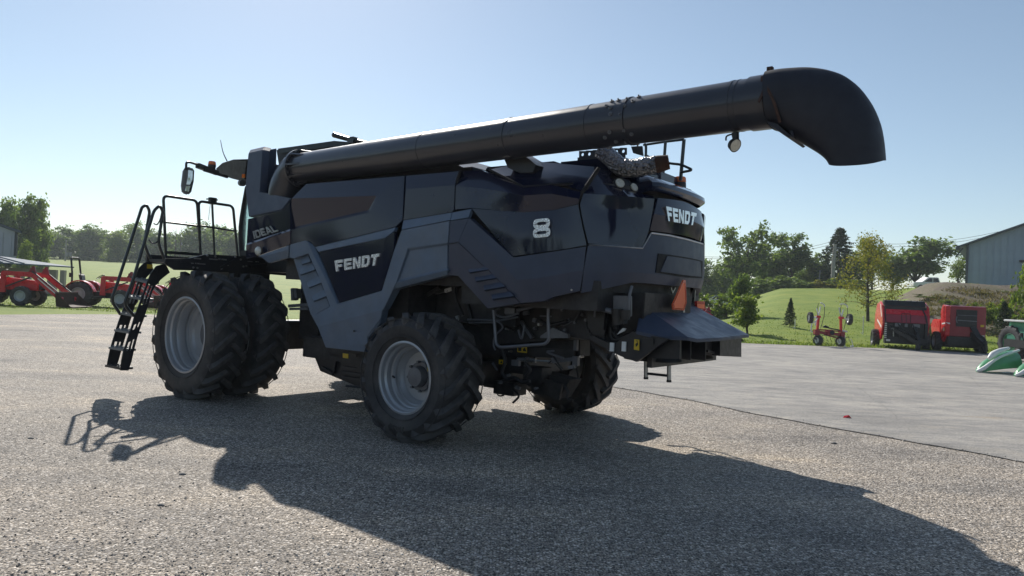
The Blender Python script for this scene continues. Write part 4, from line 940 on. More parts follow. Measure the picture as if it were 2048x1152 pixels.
def bankmat():
    m, nt, b = newmat('dry_weedy_bank'); n1 = noise(nt, .5, 7, .7); n2 = noise(nt, 5, 5, .7)
    a = nt.nodes.new('ShaderNodeMath'); a.operation = 'MULTIPLY_ADD'; a.inputs[1].default_value = .45; nt.links.new(n2, a.inputs[0]); 
    a2 = nt.nodes.new('ShaderNodeMath'); a2.operation = 'MULTIPLY'; a2.inputs[1].default_value = .6; nt.links.new(n1, a2.inputs[0]); nt.links.new(a2.outputs[0], a.inputs[2])
    c = ramp(nt, a.outputs[0], [(.34, (.05, .085, .018)), (.44, (.11, .105, .045)), (.55, (.155, .12, .082)), (.66, (.07, .058, .045)), (.78, (.18, .15, .11))])
    nt.links.new(c, b.inputs['Base Color']); b.inputs['Roughness'].default_value = .9; bump(nt, b, a.outputs[0], 1, .3); return m
M['grass'] = grassmat(); M['bank'] = bankmat()
def gravelmat():
    m, nt, b = newmat('crushed_stone_gravel')
    tc = nt.nodes.new('ShaderNodeTexCoord')
    def vor(scale, feat='F1'):
        v = nt.nodes.new('ShaderNodeTexVoronoi'); v.inputs['Scale'].default_value = scale; v.feature = feat
        nz = nt.nodes.new('ShaderNodeTexNoise'); nz.inputs['Scale'].default_value = scale*.6; nt.links.new(tc.outputs['Object'], nz.inputs['Vector'])
        ad = nt.nodes.new('ShaderNodeMix'); ad.data_type = 'VECTOR'; ad.inputs['Factor'].default_value = .012
        nt.links.new(tc.outputs['Object'], ad.inputs['A']); nt.links.new(nz.outputs['Color'], ad.inputs['B']); nt.links.new(ad.outputs['Result'], v.inputs['Vector']); return v
    v1, v2 = vor(42), vor(92)
    sp = nt.nodes.new('ShaderNodeSeparateColor'); nt.links.new(v1.outputs['Color'], sp.inputs['Color'])
    sp2 = nt.nodes.new('ShaderNodeSeparateColor'); nt.links.new(v2.outputs['Color'], sp2.inputs['Color'])
    c1 = ramp(nt, sp.outputs[0], [(0, (.045, .042, .041)), (.3, (.155, .146, .137)), (.65, (.37, .346, .32)), (1, (.86, .81, .74))])
    c2 = ramp(nt, sp2.outputs[1], [(0, (.06, .053, .046)), (.5, (.25, .222, .19)), (1, (.58, .52, .44))])
    mx = nt.nodes.new('ShaderNodeMix'); mx.data_type = 'RGBA'; nt.links.new(c1, mx.inputs['A']); nt.links.new(c2, mx.inputs['B'])
    sel = ramp(nt, v1.outputs['Distance'], [(.35, (0, 0, 0)), (.55, (1, 1, 1))]); nt.links.new(sel, mx.inputs['Factor'])
    # wide patches: packed fines (tan) and bare dark areas
    pn = noise(nt, .5, 8, .66, stretch=(.6, 1.25, 1)); pc = ramp(nt, pn, [(.32, (.62, .61, .62)), (.44, (.90, .88, .87)), (.55, (1.10, 1.05, 1.0)), (.64, (1.35, 1.25, 1.12)), (.72, (1.75, 1.55, 1.30))])
    mu = nt.nodes.new('ShaderNodeMix'); mu.data_type = 'RGBA'; mu.blend_type = 'MULTIPLY'; mu.inputs['Factor'].default_value = 1
    nt.links.new(mx.outputs['Result'], mu.inputs['A']); nt.links.new(pc, mu.inputs['B'])
    nt.links.new(mu.outputs['Result'], b.inputs['Base Color']); b.inputs['Roughness'].default_value = .75; b.inputs['Specular IOR Level'].default_value = .25
    hh = nt.nodes.new('ShaderNodeMath'); hh.operation = 'SUBTRACT'; hh.inputs[0].default_value = 1; nt.links.new(v1.outputs['Distance'], hh.inputs[1])
    h2 = nt.nodes.new('ShaderNodeMath'); h2.operation = 'MULTIPLY_ADD'; h2.inputs[1].default_value = -.5; nt.links.new(v2.outputs['Distance'], h2.inputs[0]); nt.links.new(hh.outputs[0], h2.inputs[2])
    bump(nt, b, h2.outputs[0], .85, .012); return m
def asphaltmat():
    m, nt, b = newmat('worn_asphalt')
    n1 = noise(nt, .5, 8, .7, stretch=(.5, 1.2, 1)); n2 = noise(nt, 55, 6, .85); n3 = noise(nt, 2.2, 6, .7, stretch=(.55, 1.5, 1))
    c = ramp(nt, n1, [(.3, (.215, .206, .194)), (.5, (.295, .282, .264)), (.62, (.355, .335, .305)), (.74, (.45, .405, .345))])
    c3 = ramp(nt, n3, [(.32, (.70, .70, .72)), (.5, (1.0, 1.0, 1.0)), (.7, (1.30, 1.24, 1.15))])
    c2 = ramp(nt, n2, [(.36, (.42, .42, .44)), (.5, (1.0, 1.0, 1.0)), (.62, (1.6, 1.55, 1.48))])
    mu = nt.nodes.new('ShaderNodeMix'); mu.data_type = 'RGBA'; mu.blend_type = 'MULTIPLY'; mu.inputs['Factor'].default_value = 1
    nt.links.new(c, mu.inputs['A']); nt.links.new(c2, mu.inputs['B'])
    mv = nt.nodes.new('ShaderNodeMix'); mv.data_type = 'RGBA'; mv.blend_type = 'MULTIPLY'; mv.inputs['Factor'].default_value = 1
    nt.links.new(mu.outputs['Result'], mv.inputs['A']); nt.links.new(c3, mv.inputs['B'])
    # one tan stain of washed-in grit on the right
    tc = nt.nodes.new('ShaderNodeTexCoord'); s0 = gz(1985, 838); vd = nt.nodes.new('ShaderNodeVectorMath'); vd.operation = 'DISTANCE'
    mp = nt.nodes.new('ShaderNodeMapping'); mp.inputs['Location'].default_value = (-s0.x*.5, -s0.y, 0); mp.inputs['Scale'].default_value = (.5, 1, 0)
    nt.links.new(tc.outputs['Object'], mp.inputs['Vector']); nt.links.new(mp.outputs['Vector'], vd.inputs[0])
    sb = nt.nodes.new('ShaderNodeMath'); sb.operation = 'MULTIPLY_ADD'; sb.inputs[1].default_value = 1.6; nt.links.new(n3, sb.inputs[0]); nt.links.new(vd.outputs['Value'], sb.inputs[2])
    st = ramp(nt, sb.outputs[0], [(.75, (.75,)*3), (1.0, (0, 0, 0))]); 
    me = nt.nodes.new('ShaderNodeMix'); me.data_type = 'RGBA'; nt.links.new(st, me.inputs['Factor']); nt.links.new(mv.outputs['Result'], me.inputs['A']); me.inputs['B'].default_value = (.36, .29, .205, 1)
    nt.links.new(me.outputs['Result'], b.inputs['Base Color']); b.inputs['Roughness'].default_value = .82; b.inputs['Specular IOR Level'].default_value = .25
    bump(nt, b, n2, .5, .006); return m
M['gravel'] = gravelmat(); M['asphalt'] = asphaltmat()
# terrain sheet to the horizon
def axis(lo, hi, dense, d0, d1):
    v = lo; out = []
    while v < hi: out.append(v); v += dense if d0 <= v < d1 else max(dense, (abs(v-(d0 if v < d0 else d1)))*.18+dense)
    return out+[hi]
xs = axis(-460, 460, 1.6, -60, 75); ys = axis(-120, 560, 1.5, 36, 100)
b = MB(); nx = len(xs)
b.add([(x, y, zt(x, y)) for y in ys for x in xs], [(j*nx+i, j*nx+i+1, (j+1)*nx+i+1, (j+1)*nx+i) for j in range(len(ys)-1) for i in range(nx-1)])
for k, f in enumerate(b.f):
    c = sum((b.v[i] for i in f), Vector())/4; p = 1024+1420*c.x/max(c.y, 1)
    if c.y > 47+3*pnoise(c*.2) and 48 < c.y < 74 and p > 1800+18*pnoise(c*.3) and c.z > 1.1+.5*pnoise(c*.25): b.m[k] = 1
terr = tag(b.build('ground', [M['grass'], M['bank']], sharp=60, merge=0), kind='structure')
# gravel yard
edge = [gz(x, y) for x, y in ((0,629.5),(120,628.5),(300,629))]; edge2 = [gz(x, y) for x, y in ((1440,683),(1500,687),(1720,695),(1950,703),(2048,707))]
far = [Vector((-70, edge[0].y+1, 0))]+edge+[Vector((0, 34.2, 0))]+edge2+[Vector((60, 38.5, 0))]
fe = []
for a, c in zip(far, far[1:]):
    k = max(1, int((c-a).length/.5))
    for j in range(k): p = a.lerp(c, j/k); fe.append((p.x, min(38.5, p.y+.12*pnoise(p*1.3)), .004))
fe.append((60, 38.5, .004))
b = MB(); b.add(fe+[(60, -45, .004), (-70, -45, .004)], [tuple(range(len(fe)+2))]); tag(b.build('gravel_yard', M['gravel'], sharp=None), kind='structure')
# asphalt drive: its near edge seen as an irregular dark joint
sm = [gz(x, y) for x, y in ((1240,777),(1380,801),(1500,827),(1610,847),(1690,862),(1780,876),(1850,890),(1960,908),(2048,926))]
d0 = (sm[0]-sm[2]).normalized(); d1 = (sm[-1]-sm[-3]).normalized()
line = [sm[0]+d0*30]+[sm[0]+d0*6]+sm+[sm[-1]+d1*3, sm[-1]+d1*12]
ln = []
for a, c in zip(line, line[1:]):
    k = max(1, int((c-a).length/.12))
    for j in range(k): p = a.lerp(c, j/k); ln.append(p+Vector((.03*pnoise(p*2.3), .09*pnoise(p*1.3+Vector((5,5,0)))+.035*pnoise(p*7), 0)))
ae = [p for p in ln if p.y < 34]
x0 = ae[0].x
fa = [(x, y-.0, .008) for x, y, z in fe if x > x0]
b = MB(); pts = [(p.x, p.y, .010) for p in ae]+[(62, ae[-1].y-2, .010), (62, 38.4, .010)]+[(x, y-.10, .010) for x, y, z in reversed(fa)]
b.add(pts, [tuple(range(len(pts)))]); tag(b.build('asphalt_drive', M['asphalt'], sharp=None), kind='structure')
b = MB(); wd = [max(.006, .036+.034*pnoise(p*1.7)+.03*pnoise(p*7)) for p in ae]
b.add([(p.x, p.y+w, .013) for p, w in zip(ae, wd)]+[(p.x, p.y-w*.9, .013) for p, w in zip(ae, wd)], [(i, len(ae)+i, len(ae)+i+1, i+1) for i in range(len(ae)-1)])
tag(b.build('asphalt_joint', mat('tar_joint', (.022, .021, .02), .85, bmp=.5, bs_=60), sharp=None), kind='structure')

# ------------------------------------------------------------------ vegetation
def leafmat(name, stops, trans=.42):
    m, nt, b = newmat(name); g = nt.nodes.new('ShaderNodeNewGeometry'); oi = nt.nodes.new('ShaderNodeObjectInfo')
    a = nt.nodes.new('ShaderNodeMath'); a.operation = 'MULTIPLY_ADD'; a.inputs[1].default_value = .55; nt.links.new(g.outputs['Random Per Island'], a.inputs[0])
    n = noise(nt, 2.6, 4, .6); a2 = nt.nodes.new('ShaderNodeMath'); a2.operation = 'MULTIPLY'; a2.inputs[1].default_value = .5; nt.links.new(n, a2.inputs[0]); nt.links.new(a2.outputs[0], a.inputs[2])
    c = ramp(nt, a.outputs[0], stops); nt.links.new(c, b.inputs['Base Color']); b.inputs['Roughness'].default_value = .55; b.inputs['Specular IOR Level'].default_value = .3
    t = nt.nodes.new('ShaderNodeBsdfTranslucent'); tc = nt.nodes.new('ShaderNodeMix'); tc.data_type = 'RGBA'; tc.blend_type = 'MULTIPLY'; tc.inputs['Factor'].default_value = 1
    nt.links.new(c, tc.inputs['A']); tc.inputs['B'].default_value = (1.7, 1.75, .7, 1); nt.links.new(tc.outputs['Result'], t.inputs['Color'])
    ms = nt.nodes.new('ShaderNodeMixShader'); ms.inputs[0].default_value = trans
    nt.links.new(b.outputs[0], ms.inputs[1]); nt.links.new(t.outputs[0], ms.inputs[2]); nt.links.new(ms.outputs[0], nt.nodes['Material Output'].inputs['Surface']); return m
M['leaf'] = leafmat('broadleaf_foliage', [(.2, (.045, .078, .030)), (.5, (.098, .148, .052)), (.8, (.175, .225, .078))])
M['leaflight'] = leafmat('light_green_foliage', [(.2, (.06, .10, .02)), (.5, (.115, .17, .034)), (.8, (.20, .24, .06))], .4)
M['leafyellow'] = leafmat('yellowing_foliage', [(.2, (.08, .095, .018)), (.5, (.16, .165, .034)), (.8, (.26, .22, .055))], .4)
M['needle'] = leafmat('conifer_needles', [(.2, (.014, .028, .012)), (.5, (.026, .05, .018)), (.8, (.05, .085, .03))], .15)
M['bark'] = mat('grey_brown_bark', (.075, .06, .048), .9, var=.35, vs=12, bmp=.6, bs_=40)
def leaf_quads(b, c, size, rng):
    n = Vector((rng.gauss(0,1), rng.gauss(0,1), rng.gauss(.5,1))).normalized(); x, y = basis(n); a = rng.random()*PI
    u = (x*math.cos(a)+y*math.sin(a))*size; w = n.cross(u)*(.5+.3*rng.random())
    b.v += [c-u, c-w*.8+n*size*.12, c+u, c+w*.8+n*size*.12]; o = len(b.v)-4; b.f.append([o,o+1,o+2,o+3]); b.m.append(0)
def crown(seed, kind, nclump, nleaf, leaf):
    """unit tree: height 1, half width ~.4; returns crown mesh and trunk mesh builders"""
    rng = random.Random(seed); cb, tb = MB(), MB(); cl = []
    if kind == 'broad':
        lobes = [(Vector((rng.uniform(-.2,.2), rng.uniform(-.2,.2), rng.uniform(.3,.82))), rng.uniform(.13,.22)) for _ in range(9)]+[(Vector((0,0,.5)), .3)]+[(Vector((rng.uniform(-.28,.28), rng.uniform(-.2,.2), rng.uniform(.08,.25))), rng.uniform(.14,.22)) for _ in range(7)]
        base, spread = .01, .5
    elif kind == 'open':
        lobes = [(Vector((math.cos(a)*r, math.sin(a)*r, z)), s) for a, r, z, s in [(rng.random()*6.28, rng.uniform(.06,.3), rng.uniform(.38,.86), rng.uniform(.09,.17)) for _ in range(13)]]
        base, spread = .2, .5
    elif kind == 'lawn':
        lobes = [(Vector((math.cos(a)*r, math.sin(a)*r, z)), s) for a, r, z, s in [(i*2.4, (.10+.26*rng.random())*(1.1-abs(h-.42)*1.5), h, rng.uniform(.05,.10)) for i in range(46) for h in [.20+.74*(i/45)]]]; base, spread = .16, .5
    elif kind == 'young':
        lobes = [(Vector((rng.uniform(-.16,.16), rng.uniform(-.16,.16), rng.uniform(.42,.9))), rng.uniform(.09,.16)) for _ in range(9)]; base, spread = .3, .4
    elif kind == 'shrub':
        lobes = [(Vector((rng.uniform(-.35,.35), rng.uniform(-.3,.3), rng.uniform(.15,.7))), rng.uniform(.15,.3)) for _ in range(10)]; base, spread = .0, .5
    if kind != 'conifer':
        tot = sum(r**2 for _, r in lobes)
        for c, r in lobes:
            for _ in range(max(2, int(nclump*r*r/tot))):
                d = Vector((rng.gauss(0,1), rng.gauss(0,1), rng.gauss(0,1))).normalized(); q = c+d*r*(rng.random()**.45)
                if q.z < base: q.z = base+rng.random()*.08
                cl.append((q, rng.uniform(.022,.055)))
        for q, s in cl:
            for _ in range(nleaf): leaf_quads(cb, q+Vector((rng.gauss(0,s), rng.gauss(0,s), rng.gauss(0,s*.75))), leaf*rng.uniform(.6,1.35), rng)
        top = max(c.z for c, _ in lobes)
        lean = Vector((rng.uniform(-.04,.04), rng.uniform(-.04,.04), 0))
        tb.tube([Vector((0,0,-.03)), Vector((0,0,.18))+lean*.4, Vector((0,0,.45))+lean, Vector((0,0,top*.92))+lean*1.4], [.022,.017,.012,.003], 7)
        for c, r in lobes:
            h = max(.16, c.z-.22-.2*rng.random()) if kind != 'lawn' else max(.2, c.z-.07); tb.tube([Vector((0,0,h))+lean*.6, Vector((c.x*.45,c.y*.45,(h+c.z)/2+.02)), c], [.009,.006,.0025] if kind != 'lawn' else [.005,.003,.001], 5)
    else:
        tb.tube([Vector((0,0,-.02)), Vector((0,0,.98))], [.018,.002], 7)
        n = nclump
        for i in range(n):
            t = (i+rng.random())/n; h = .06+.92*t; R = .36*(1-t)**.85+.012; R *= rng.uniform(.72,1.12); a = i*2.4+rng.uniform(-.3,.3)
            tip = Vector((math.cos(a)*R, math.sin(a)*R, h-.10*R)); o = Vector((0,0,h+.04*R))
            tb.tube([o, tip], [.004,.001], 4)
            for k in range(nleaf):
                s = (.15+.85*rng.random()**.7); q = o.lerp(tip, s)+Vector((rng.gauss(0,.012), rng.gauss(0,.012), rng.gauss(0,.008)-.01*s)); leaf_quads(cb, q, leaf*rng.uniform(.6,1.3), rng)
    return cb, tb
VAR = {}
def variant(key, seed, kind, nc, nl, leaf, lm):
    cb, tb = crown(seed, kind, nc, nl, leaf)
    VAR[key] = (cb.mesh('crown', M[lm], sharp=None, merge=0, recalc=False), tb.mesh('trunk', M['bark'], sharp=60, merge=0))
for i in range(4): variant('dense%d' % i, 10+i, 'broad', 260, 28, .027, 'leaf')
for i in range(2): variant('denselight%d' % i, 20+i, 'broad', 240, 28, .027, 'leaflight')
for i in range(3): variant('open%d' % i, 30+i, 'open', 190, 30, .026, 'leaf')
variant('openlight', 41, 'open', 120, 22, .024, 'leaflight'); variant('oak', 42, 'lawn', 260, 18, .013, 'leafyellow')
variant('conifer0', 50, 'conifer', 120, 34, .020, 'needle'); variant('spruce', 52, 'conifer', 150, 40, .020, 'needle')
variant('young0', 60, 'young', 90, 28, .030, 'leaflight'); variant('young1', 61, 'young', 110, 30, .028, 'leaf')
for i in range(2): variant('shrub%d' % i, 70+i, 'shrub', 90, 26, .045, 'leaf' if i else 'leaflight')
variant('shruby', 73, 'shrub', 90, 26, .045, 'leafyellow')
def plant(key, name, label, px, D, top, wpx, base=None, rz=None, cat='tree', group=None, dz=0):
    P = gp(px, D); P.z += dz
    if base is not None: P.z = zpix(px, base, D)
    h = zpix(px, top, D)-P.z; wm = wpx*D/FPX
    t = thing(name, label, cat, P, 0, group); t.scale = (wm/.80, wm/.80, h/.98)
    c = link('crown', VAR[key][0], t); k = link('trunk', VAR[key][1], t); rz = rz if rz is not None else (px*1.7) % 6.28
    c.rotation_euler = k.rotation_euler = (0, 0, rz); return t
# tree line beyond the left field
TL = [(92,452,60,'dense0'),(118,449,55,'dense1'),(150,455,50,'dense2'),(178,445,52,'dense3'),(205,455,48,'dense0'),(232,461,46,'denselight0'),(258,446,52,'dense1'),(284,444,56,'denselight1'),(312,455,50,'dense2'),(336,462,40,'dense3'),
      (392,440,66,'dense1'),(418,446,54,'dense2'),(444,452,52,'denselight0'),(470,458,50,'dense3'),(496,462,50,'dense0')]
LB = ['leftmost of the far line, beside the tall trees', 'second from the left of the far tree line', 'third from the left, before the utility pole', 'behind the far utility pole', 'just right of the far utility pole',
      'pale green, sixth from the left of the far line', 'tall, just left of the outer ladder handrail', 'pale green, behind the two ladder handrails', 'behind the inner ladder handrail', 'low, left of the small dead trees',
      'tall dark, behind the outer platform rail', 'behind the post shared by the two platform rails', 'pale green, behind the inner platform rail', 'behind the inner end of the platform rail', 'last, beside the cab glass']
for i, ((px, top, w, key), lb) in enumerate(zip(TL, LB)):
    plant(key, 'broadleaf_tree', 'leafy field-edge tree '+lb, px, 215+(i*37 % 5)*6, top, w*1.45, group='trees along the far field edge')
for i, (px, top, w, key) in enumerate(((12,379,70,'dense2'),(46,376,62,'dense0'),(72,392,40,'dense3'))):
    plant(key, 'broadleaf_tree', ['tall dense tree at the left picture edge above the grey wall', 'tallest dense tree, right above the small roofed building', 'slimmer dense tree at the right of the tall trees behind the building'][i], px, 105+i*4, top, w*1.25, group='tall trees behind the left building')
plant('denselight1', 'broadleaf_tree', 'low light green tree just right of the grey wall, above the awning roof', 46, 96, 478, 34)
for i, (px, top) in enumerate(((347,456),(357,454))):
    P = gp(px, 200); h = zpix(px, top, 200)-P.z; rng = random.Random(px); tb = MB(); tb.tube([(0,0,-.2),(.1,0,h*.5),(0,0,h)], [.22,.14,.03], 6)
    for k in range(9): z = h*rng.uniform(.4,.9); a = rng.random()*6.28; tb.tube([(0,0,z),(math.cos(a)*1.1,math.sin(a)*1.1,z+1.3)], [.06,.02], 5)
    tag(tb.build('bare_tree', M['bark'], sharp=60), 'thin bare tree '+('left' if i == 0 else 'right')+' of the pair in the gap of the far tree line', 'tree', 'bare trees in the tree line gap').location = P
# right-hand trees on and behind the hill
RT = [('dense1','broadleaf_tree','dark hazy tree right beside the rear of the combine, low in the dip',1412,120,515,62,600), ('dense3','broadleaf_tree','dark round tree in the dip, just right of the one beside the combine',1436,125,524,46,600), ('open0','broadleaf_tree','tall airy tree, leftmost tall one on the right-hand hill',1492,108,457,104,590),
      ('dense2','broadleaf_tree','dark dense tree leaning on the right side of the tall airy tree',1536,112,492,62,585), ('open1','broadleaf_tree','airy branching tree in the middle of the hill-top group',1580,112,467,88,580), ('dense0','broadleaf_tree','dense tree below and left of the wooden pole',1618,114,500,66,580),
      ('dense3','broadleaf_tree','shaded low tree directly left of the wooden pole',1642,110,520,46,578), ('conifer0','conifer_tree','dark conifer rising right behind the wooden pole',1674,106,456,128,578), ('openlight','broadleaf_tree','light airy tree rising behind the yellowing lawn tree',1742,104,459,78,578),
      ('open2','broadleaf_tree','wide open-crowned tree behind the white pickup, sky showing through',1832,112,478,122,582), ('open0','broadleaf_tree','thin tree filling the gap left of the wide open-crowned tree',1782,114,506,60,582), ('openlight','broadleaf_tree','small light green tree just left of the blue-grey building',1914,100,498,46,582)]
RT += [('dense2','broadleaf_tree','far dense tree filling the gap under the tall airy tree',1462,134,512,80,592), ('dense1','broadleaf_tree','far dense tree behind the gap between the two airy trees',1556,136,500,84,584), ('dense3','broadleaf_tree','far dense tree filling in behind the wooden pole and conifer',1700,134,498,84,580)]
for key, nm, lb, px, D, top, w, base in RT: plant(key, nm, lb, px, D, top, w*1.15, base=base+4)
for i, (key, px, top, w, D, lb) in enumerate((('shrub1',1508,552,60,92,'dark bush at the left end of the hill-top hedge'),('shrub1',1545,545,66,94,'tall dark bush under the dark dense tree'),('shrub1',1598,556,60,95,'dark bush under the airy middle tree'),('shruby',1660,552,46,93,'yellow-green bush at the foot of the wooden pole'),('shrub0',1690,556,50,92,'light bush right of the wooden pole'),('shrub1',1632,560,40,96,'low bush just left of the wooden pole'),
        ('shrub0',1420,582,70,62,'sunny bush beside the red tail lamp of the combine'),('shrub0',1455,596,50,60,'sunny low bush left of the young maple'))):
    plant(key, 'leafy_shrub', lb, px, D, top, w*1.1, cat='bush')
plant('oak', 'lawn_tree', 'yellowing young oak with a straight dark trunk on the lawn', 1737, 52, 470, 132, base=650)
plant('young1', 'young_maple', 'dark green upright young maple on the slope', 1482, 56, 540, 64, base=668)
plant('young0', 'sapling', 'small pale sapling with a thin trunk beside the drive', 1500, 43, 584, 92, base=686)
plant('spruce', 'spruce_tree', 'small dark spruce alone on the mown slope', 1581, 47, 596, 34, base=653)
plant('conifer0', 'pine_shrub', 'round pine shrub between the red baler and the green tractor', 2008, 43, 603, 62, base=676)
plant('openlight', 'broadleaf_tree', 'light leafy tree cut by the right picture edge, before the blue-grey building', 2062, 46, 470, 90, base=690)
for i, (px, top, w, D) in enumerate(((1938,588,36,50),(1965,600,34,49),(1990,588,44,52),(2030,596,50,50))):
    plant('shrub0' if i % 2 else 'shruby', 'weed_clump', ['yellowish weed clump right above the second baler', 'green weed clump left of the pine shrub', 'yellowish weed clump above the pine shrub', 'green weed clump at the right picture edge'][i], px, D, top, w, cat='weeds')
for i, (px, D, top, w) in enumerate(((1830,54,608,40),(1862,60,592,44),(1795,58,600,40),(1900,57,598,36),(1950,62,590,40),(2010,64,592,46),(1930,67,583,30),(1845,65,590,26))):
    plant('shrub0' if i % 2 else 'shruby', 'weed_clump', ['low weeds right behind the rounded baler','weeds halfway up the bank above the rounded baler','weeds left of the rounded baler at the bank foot','weeds behind the boxy baler','weeds high on the bank below the shed','weeds below the right part of the shed','small weeds near the bank top below the shed corner','small weeds near the bank top below the pickup'][i], px, D, top, w, cat='weeds')
# wood behind the photographer: what the glossy panels mirror
b = MB(); rng = random.Random(9)
for i in range(58):
    an = math.radians(142+i*4.4+rng.uniform(-1,1)); rd = rng.uniform(60,76); x, y = rd*math.cos(an), rd*math.sin(an); h = rng.uniform(8,13)
    if y > 42: continue
    me = VAR['dense%d' % (i % 4)][0]; o = len(b.v); sx = rng.uniform(8,11)
    b.v += [Vector((x+v.co.x*sx, y+v.co.y*sx, v.co.z*h)) for v in me.vertices]; b.f += [[k+o for k in p.vertices] for p in me.polygons]; b.m += [0]*len(me.polygons)
tag(b.build('wood', M['leaf'], sharp=None, merge=0, recalc=False), 'dark wood across the yard, mirrored in the glossy panels', 'wood', kind='stuff')
# uncut grass along the edge of the yard, and tufts on the lawn
def tufts():
    b = MB(); rng = random.Random(3)
    def blade(p, h):
        a = rng.random()*6.28; dx = Vector((math.cos(a), math.sin(a), 0)); l = Vector((rng.gauss(0,.5), rng.gauss(0,.5), 0))*h; w = .012+.02*rng.random()
        o = len(b.v); b.v += [p-dx*w, p+dx*w, p+l*.5+Vector((0,0,h*.7))+dx*w*.5, p+l+Vector((0,0,h))]; b.f.append([o,o+1,o+2,o+3]); b.m.append(0)
    for x, y, z in fe:
        if -18 < x < -11 or 9 < x < 32:
            for _ in range(40):
                d = abs(rng.gauss(0,.55)); q = Vector((x+rng.uniform(-.25,.25), y+d-.05, 0)); q.z = zt(q.x, q.y); blade(q, rng.uniform(.05,.22)*(1.2-min(d,1)*.5))
    for _ in range(9000):
        y = 38+rng.random()**1.5*22; x = rng.choice([gxy(rng.uniform(-20,330), y), gxy(rng.uniform(1400,2060), y), gxy(rng.uniform(1400,2060), y)]); q = Vector((x, y, zt(x, y))); blade(q, rng.uniform(.03,.09))
    return tag(b.build('grass', M['leaflight'], sharp=None, merge=0, recalc=False), 'uncut grass along the edge of the yard and tufts on the lawn', 'grass', kind='stuff')
tufts()

def pebbles():
    m, nt, b_ = newmat('loose_stone'); g = nt.nodes.new('ShaderNodeNewGeometry'); nt.links.new(ramp(nt, g.outputs['Random Per Island'], [(0, (.07,.065,.06)), (.5, (.24,.22,.20)), (1, (.62,.57,.50))]), b_.inputs['Base Color']); b_.inputs['Roughness'].default_value = .8
    b = MB(); rng = random.Random(8)
    def stone(p, r):
        q = [Vector((rng.uniform(.6,1.3)*r*a, rng.uniform(.6,1.3)*r*c, rng.uniform(.4,.8)*r*d)) for a, c, d in ((1,0,0),(0,1,0),(-1,0,0),(0,-1,0),(0,0,1),(0,0,-1))]
        a = rng.random()*6.28; R = Matrix.Rotation(a, 3, 'Z'); b.add([p+R @ v for v in q], [(0,1,4),(1,2,4),(2,3,4),(3,0,4),(1,0,5),(2,1,5),(3,2,5),(0,3,5)])
    for _ in range(5200):
        px, py = rng.uniform(-30,2080), 1160-rng.random()**1.6*330; p = gz(px, py); stone(p+Vector((0,0,.006)), .004+.010*rng.random()**2.2)
    for p in ae:
        if p.y < 16:
            for _ in range(5): stone(Vector((p.x+rng.gauss(0,.06), p.y+rng.gauss(.03,.10), .012)), .005+.012*rng.random()**2)
    tag(b.build('loose_stones', m, sharp=None, merge=0), 'loose stones scattered on the gravel and along the asphalt edge', 'stones', kind='stuff')
pebbles()

def dry_grass():
    b = MB(); rng = random.Random(31)
    for _ in range(9000):
        y = rng.uniform(47, 63.5); x = gxy(rng.uniform(1775, 2075), y); p = Vector((x, y, zt(x, y)))
        if pnoise(p*.35)+.15 < 0 or (y < 50 and rng.random() < .5): continue
        h = rng.uniform(.08,.30); a = rng.random()*6.28; dx = Vector((math.cos(a), math.sin(a), 0)); l = Vector((rng.gauss(0,.5), rng.gauss(0,.5), 0))*h; w = .03+.03*rng.random()
        o = len(b.v); b.v += [p-dx*w, p+dx*w, p+l*.5+Vector((0,0,h*.7))+dx*w*.5, p+l+Vector((0,0,h))]; b.f.append([o,o+1,o+2,o+3]); b.m.append(0)
    tag(b.build('dry_grass', leafmat('dry_bank_grass', [(.2, (.06,.06,.025)), (.5, (.125,.10,.055)), (.8, (.21,.17,.11))], .3), sharp=None, merge=0, recalc=False), 'dry brown scrub grass covering the bank below the shed', 'dry grass', kind='stuff')
dry_grass()
def crack(pix, name='asphalt_crack'):
    P = [gz(*p) for p in pix]; q = []
    for a, c in zip(P, P[1:]):
        k = max(2, int((c-a).length/.15))
        for j in range(k): p = a.lerp(c, j/k); q.append(p+Vector((.05*pnoise(p*3), .09*pnoise(p*2.2+Vector((3,1,0))), 0)))
    b = MB(); n = len(q); w = [.006+.008*abs(pnoise(p*4)) for p in q]
    b.add([(p.x, p.y+e, .0135) for p, e in zip(q, w)]+[(p.x, p.y-e, .0135) for p, e in zip(q, w)], [(i, n+i, n+i+1, i+1) for i in range(n-1)])
    tag(b.build(name, M['tarline'], sharp=None), kind='structure')
M['tarline'] = mat('dark_crack', (.07, .066, .062), .9)
crack([(1270,745),(1420,748),(1560,757),(1700,764)]); crack([(1760,775),(1880,786),(2048,812)]); crack([(1500,712),(1640,735),(1700,764),(1800,838)]); crack([(1930,742),(1960,775),(2040,800)])
# ------------------------------------------------------------------ background machines and buildings
def wheel_small(parent, x, y, R, W, rr, rimmat='rim', nl=14):
    key = ('w', R, W, rr, rimmat)
    if key not in VAR:
        VAR[key] = (tyre_mesh('tyre', R, W, rr, nl, R*.055, R*.09, .38), rim_small(rr, W, rimmat))
    w = link('wheel', VAR[key][1], parent); w.location = (x, y, R); w.rotation_euler = (0, x, 0 if y > 0 else PI); link('tyre', VAR[key][0], w); return w
def rim_small(r, W, m):
    b = MB(); b.lathe([(r+.01,.40*W),(r-.01,.42*W),(r-.03,.34*W),(r-.05,.16*W),(r*.55,.12*W),(r*.5,.2*W),(r*.3,.22*W),(.001,.22*W)], 28); b.lathe([(r+.01,-.4*W),(r-.03,0),(r-.04,.16*W)], 28)
    for k in range(6): a = PI*k/3; b.cyl((r*.4*math.cos(a),.19*W,r*.4*math.sin(a)),(r*.4*math.cos(a),.24*W,r*.4*math.sin(a)),r*.05,r*.05,6)
    return b.mesh('rim', M[m], sharp=30, merge=0)
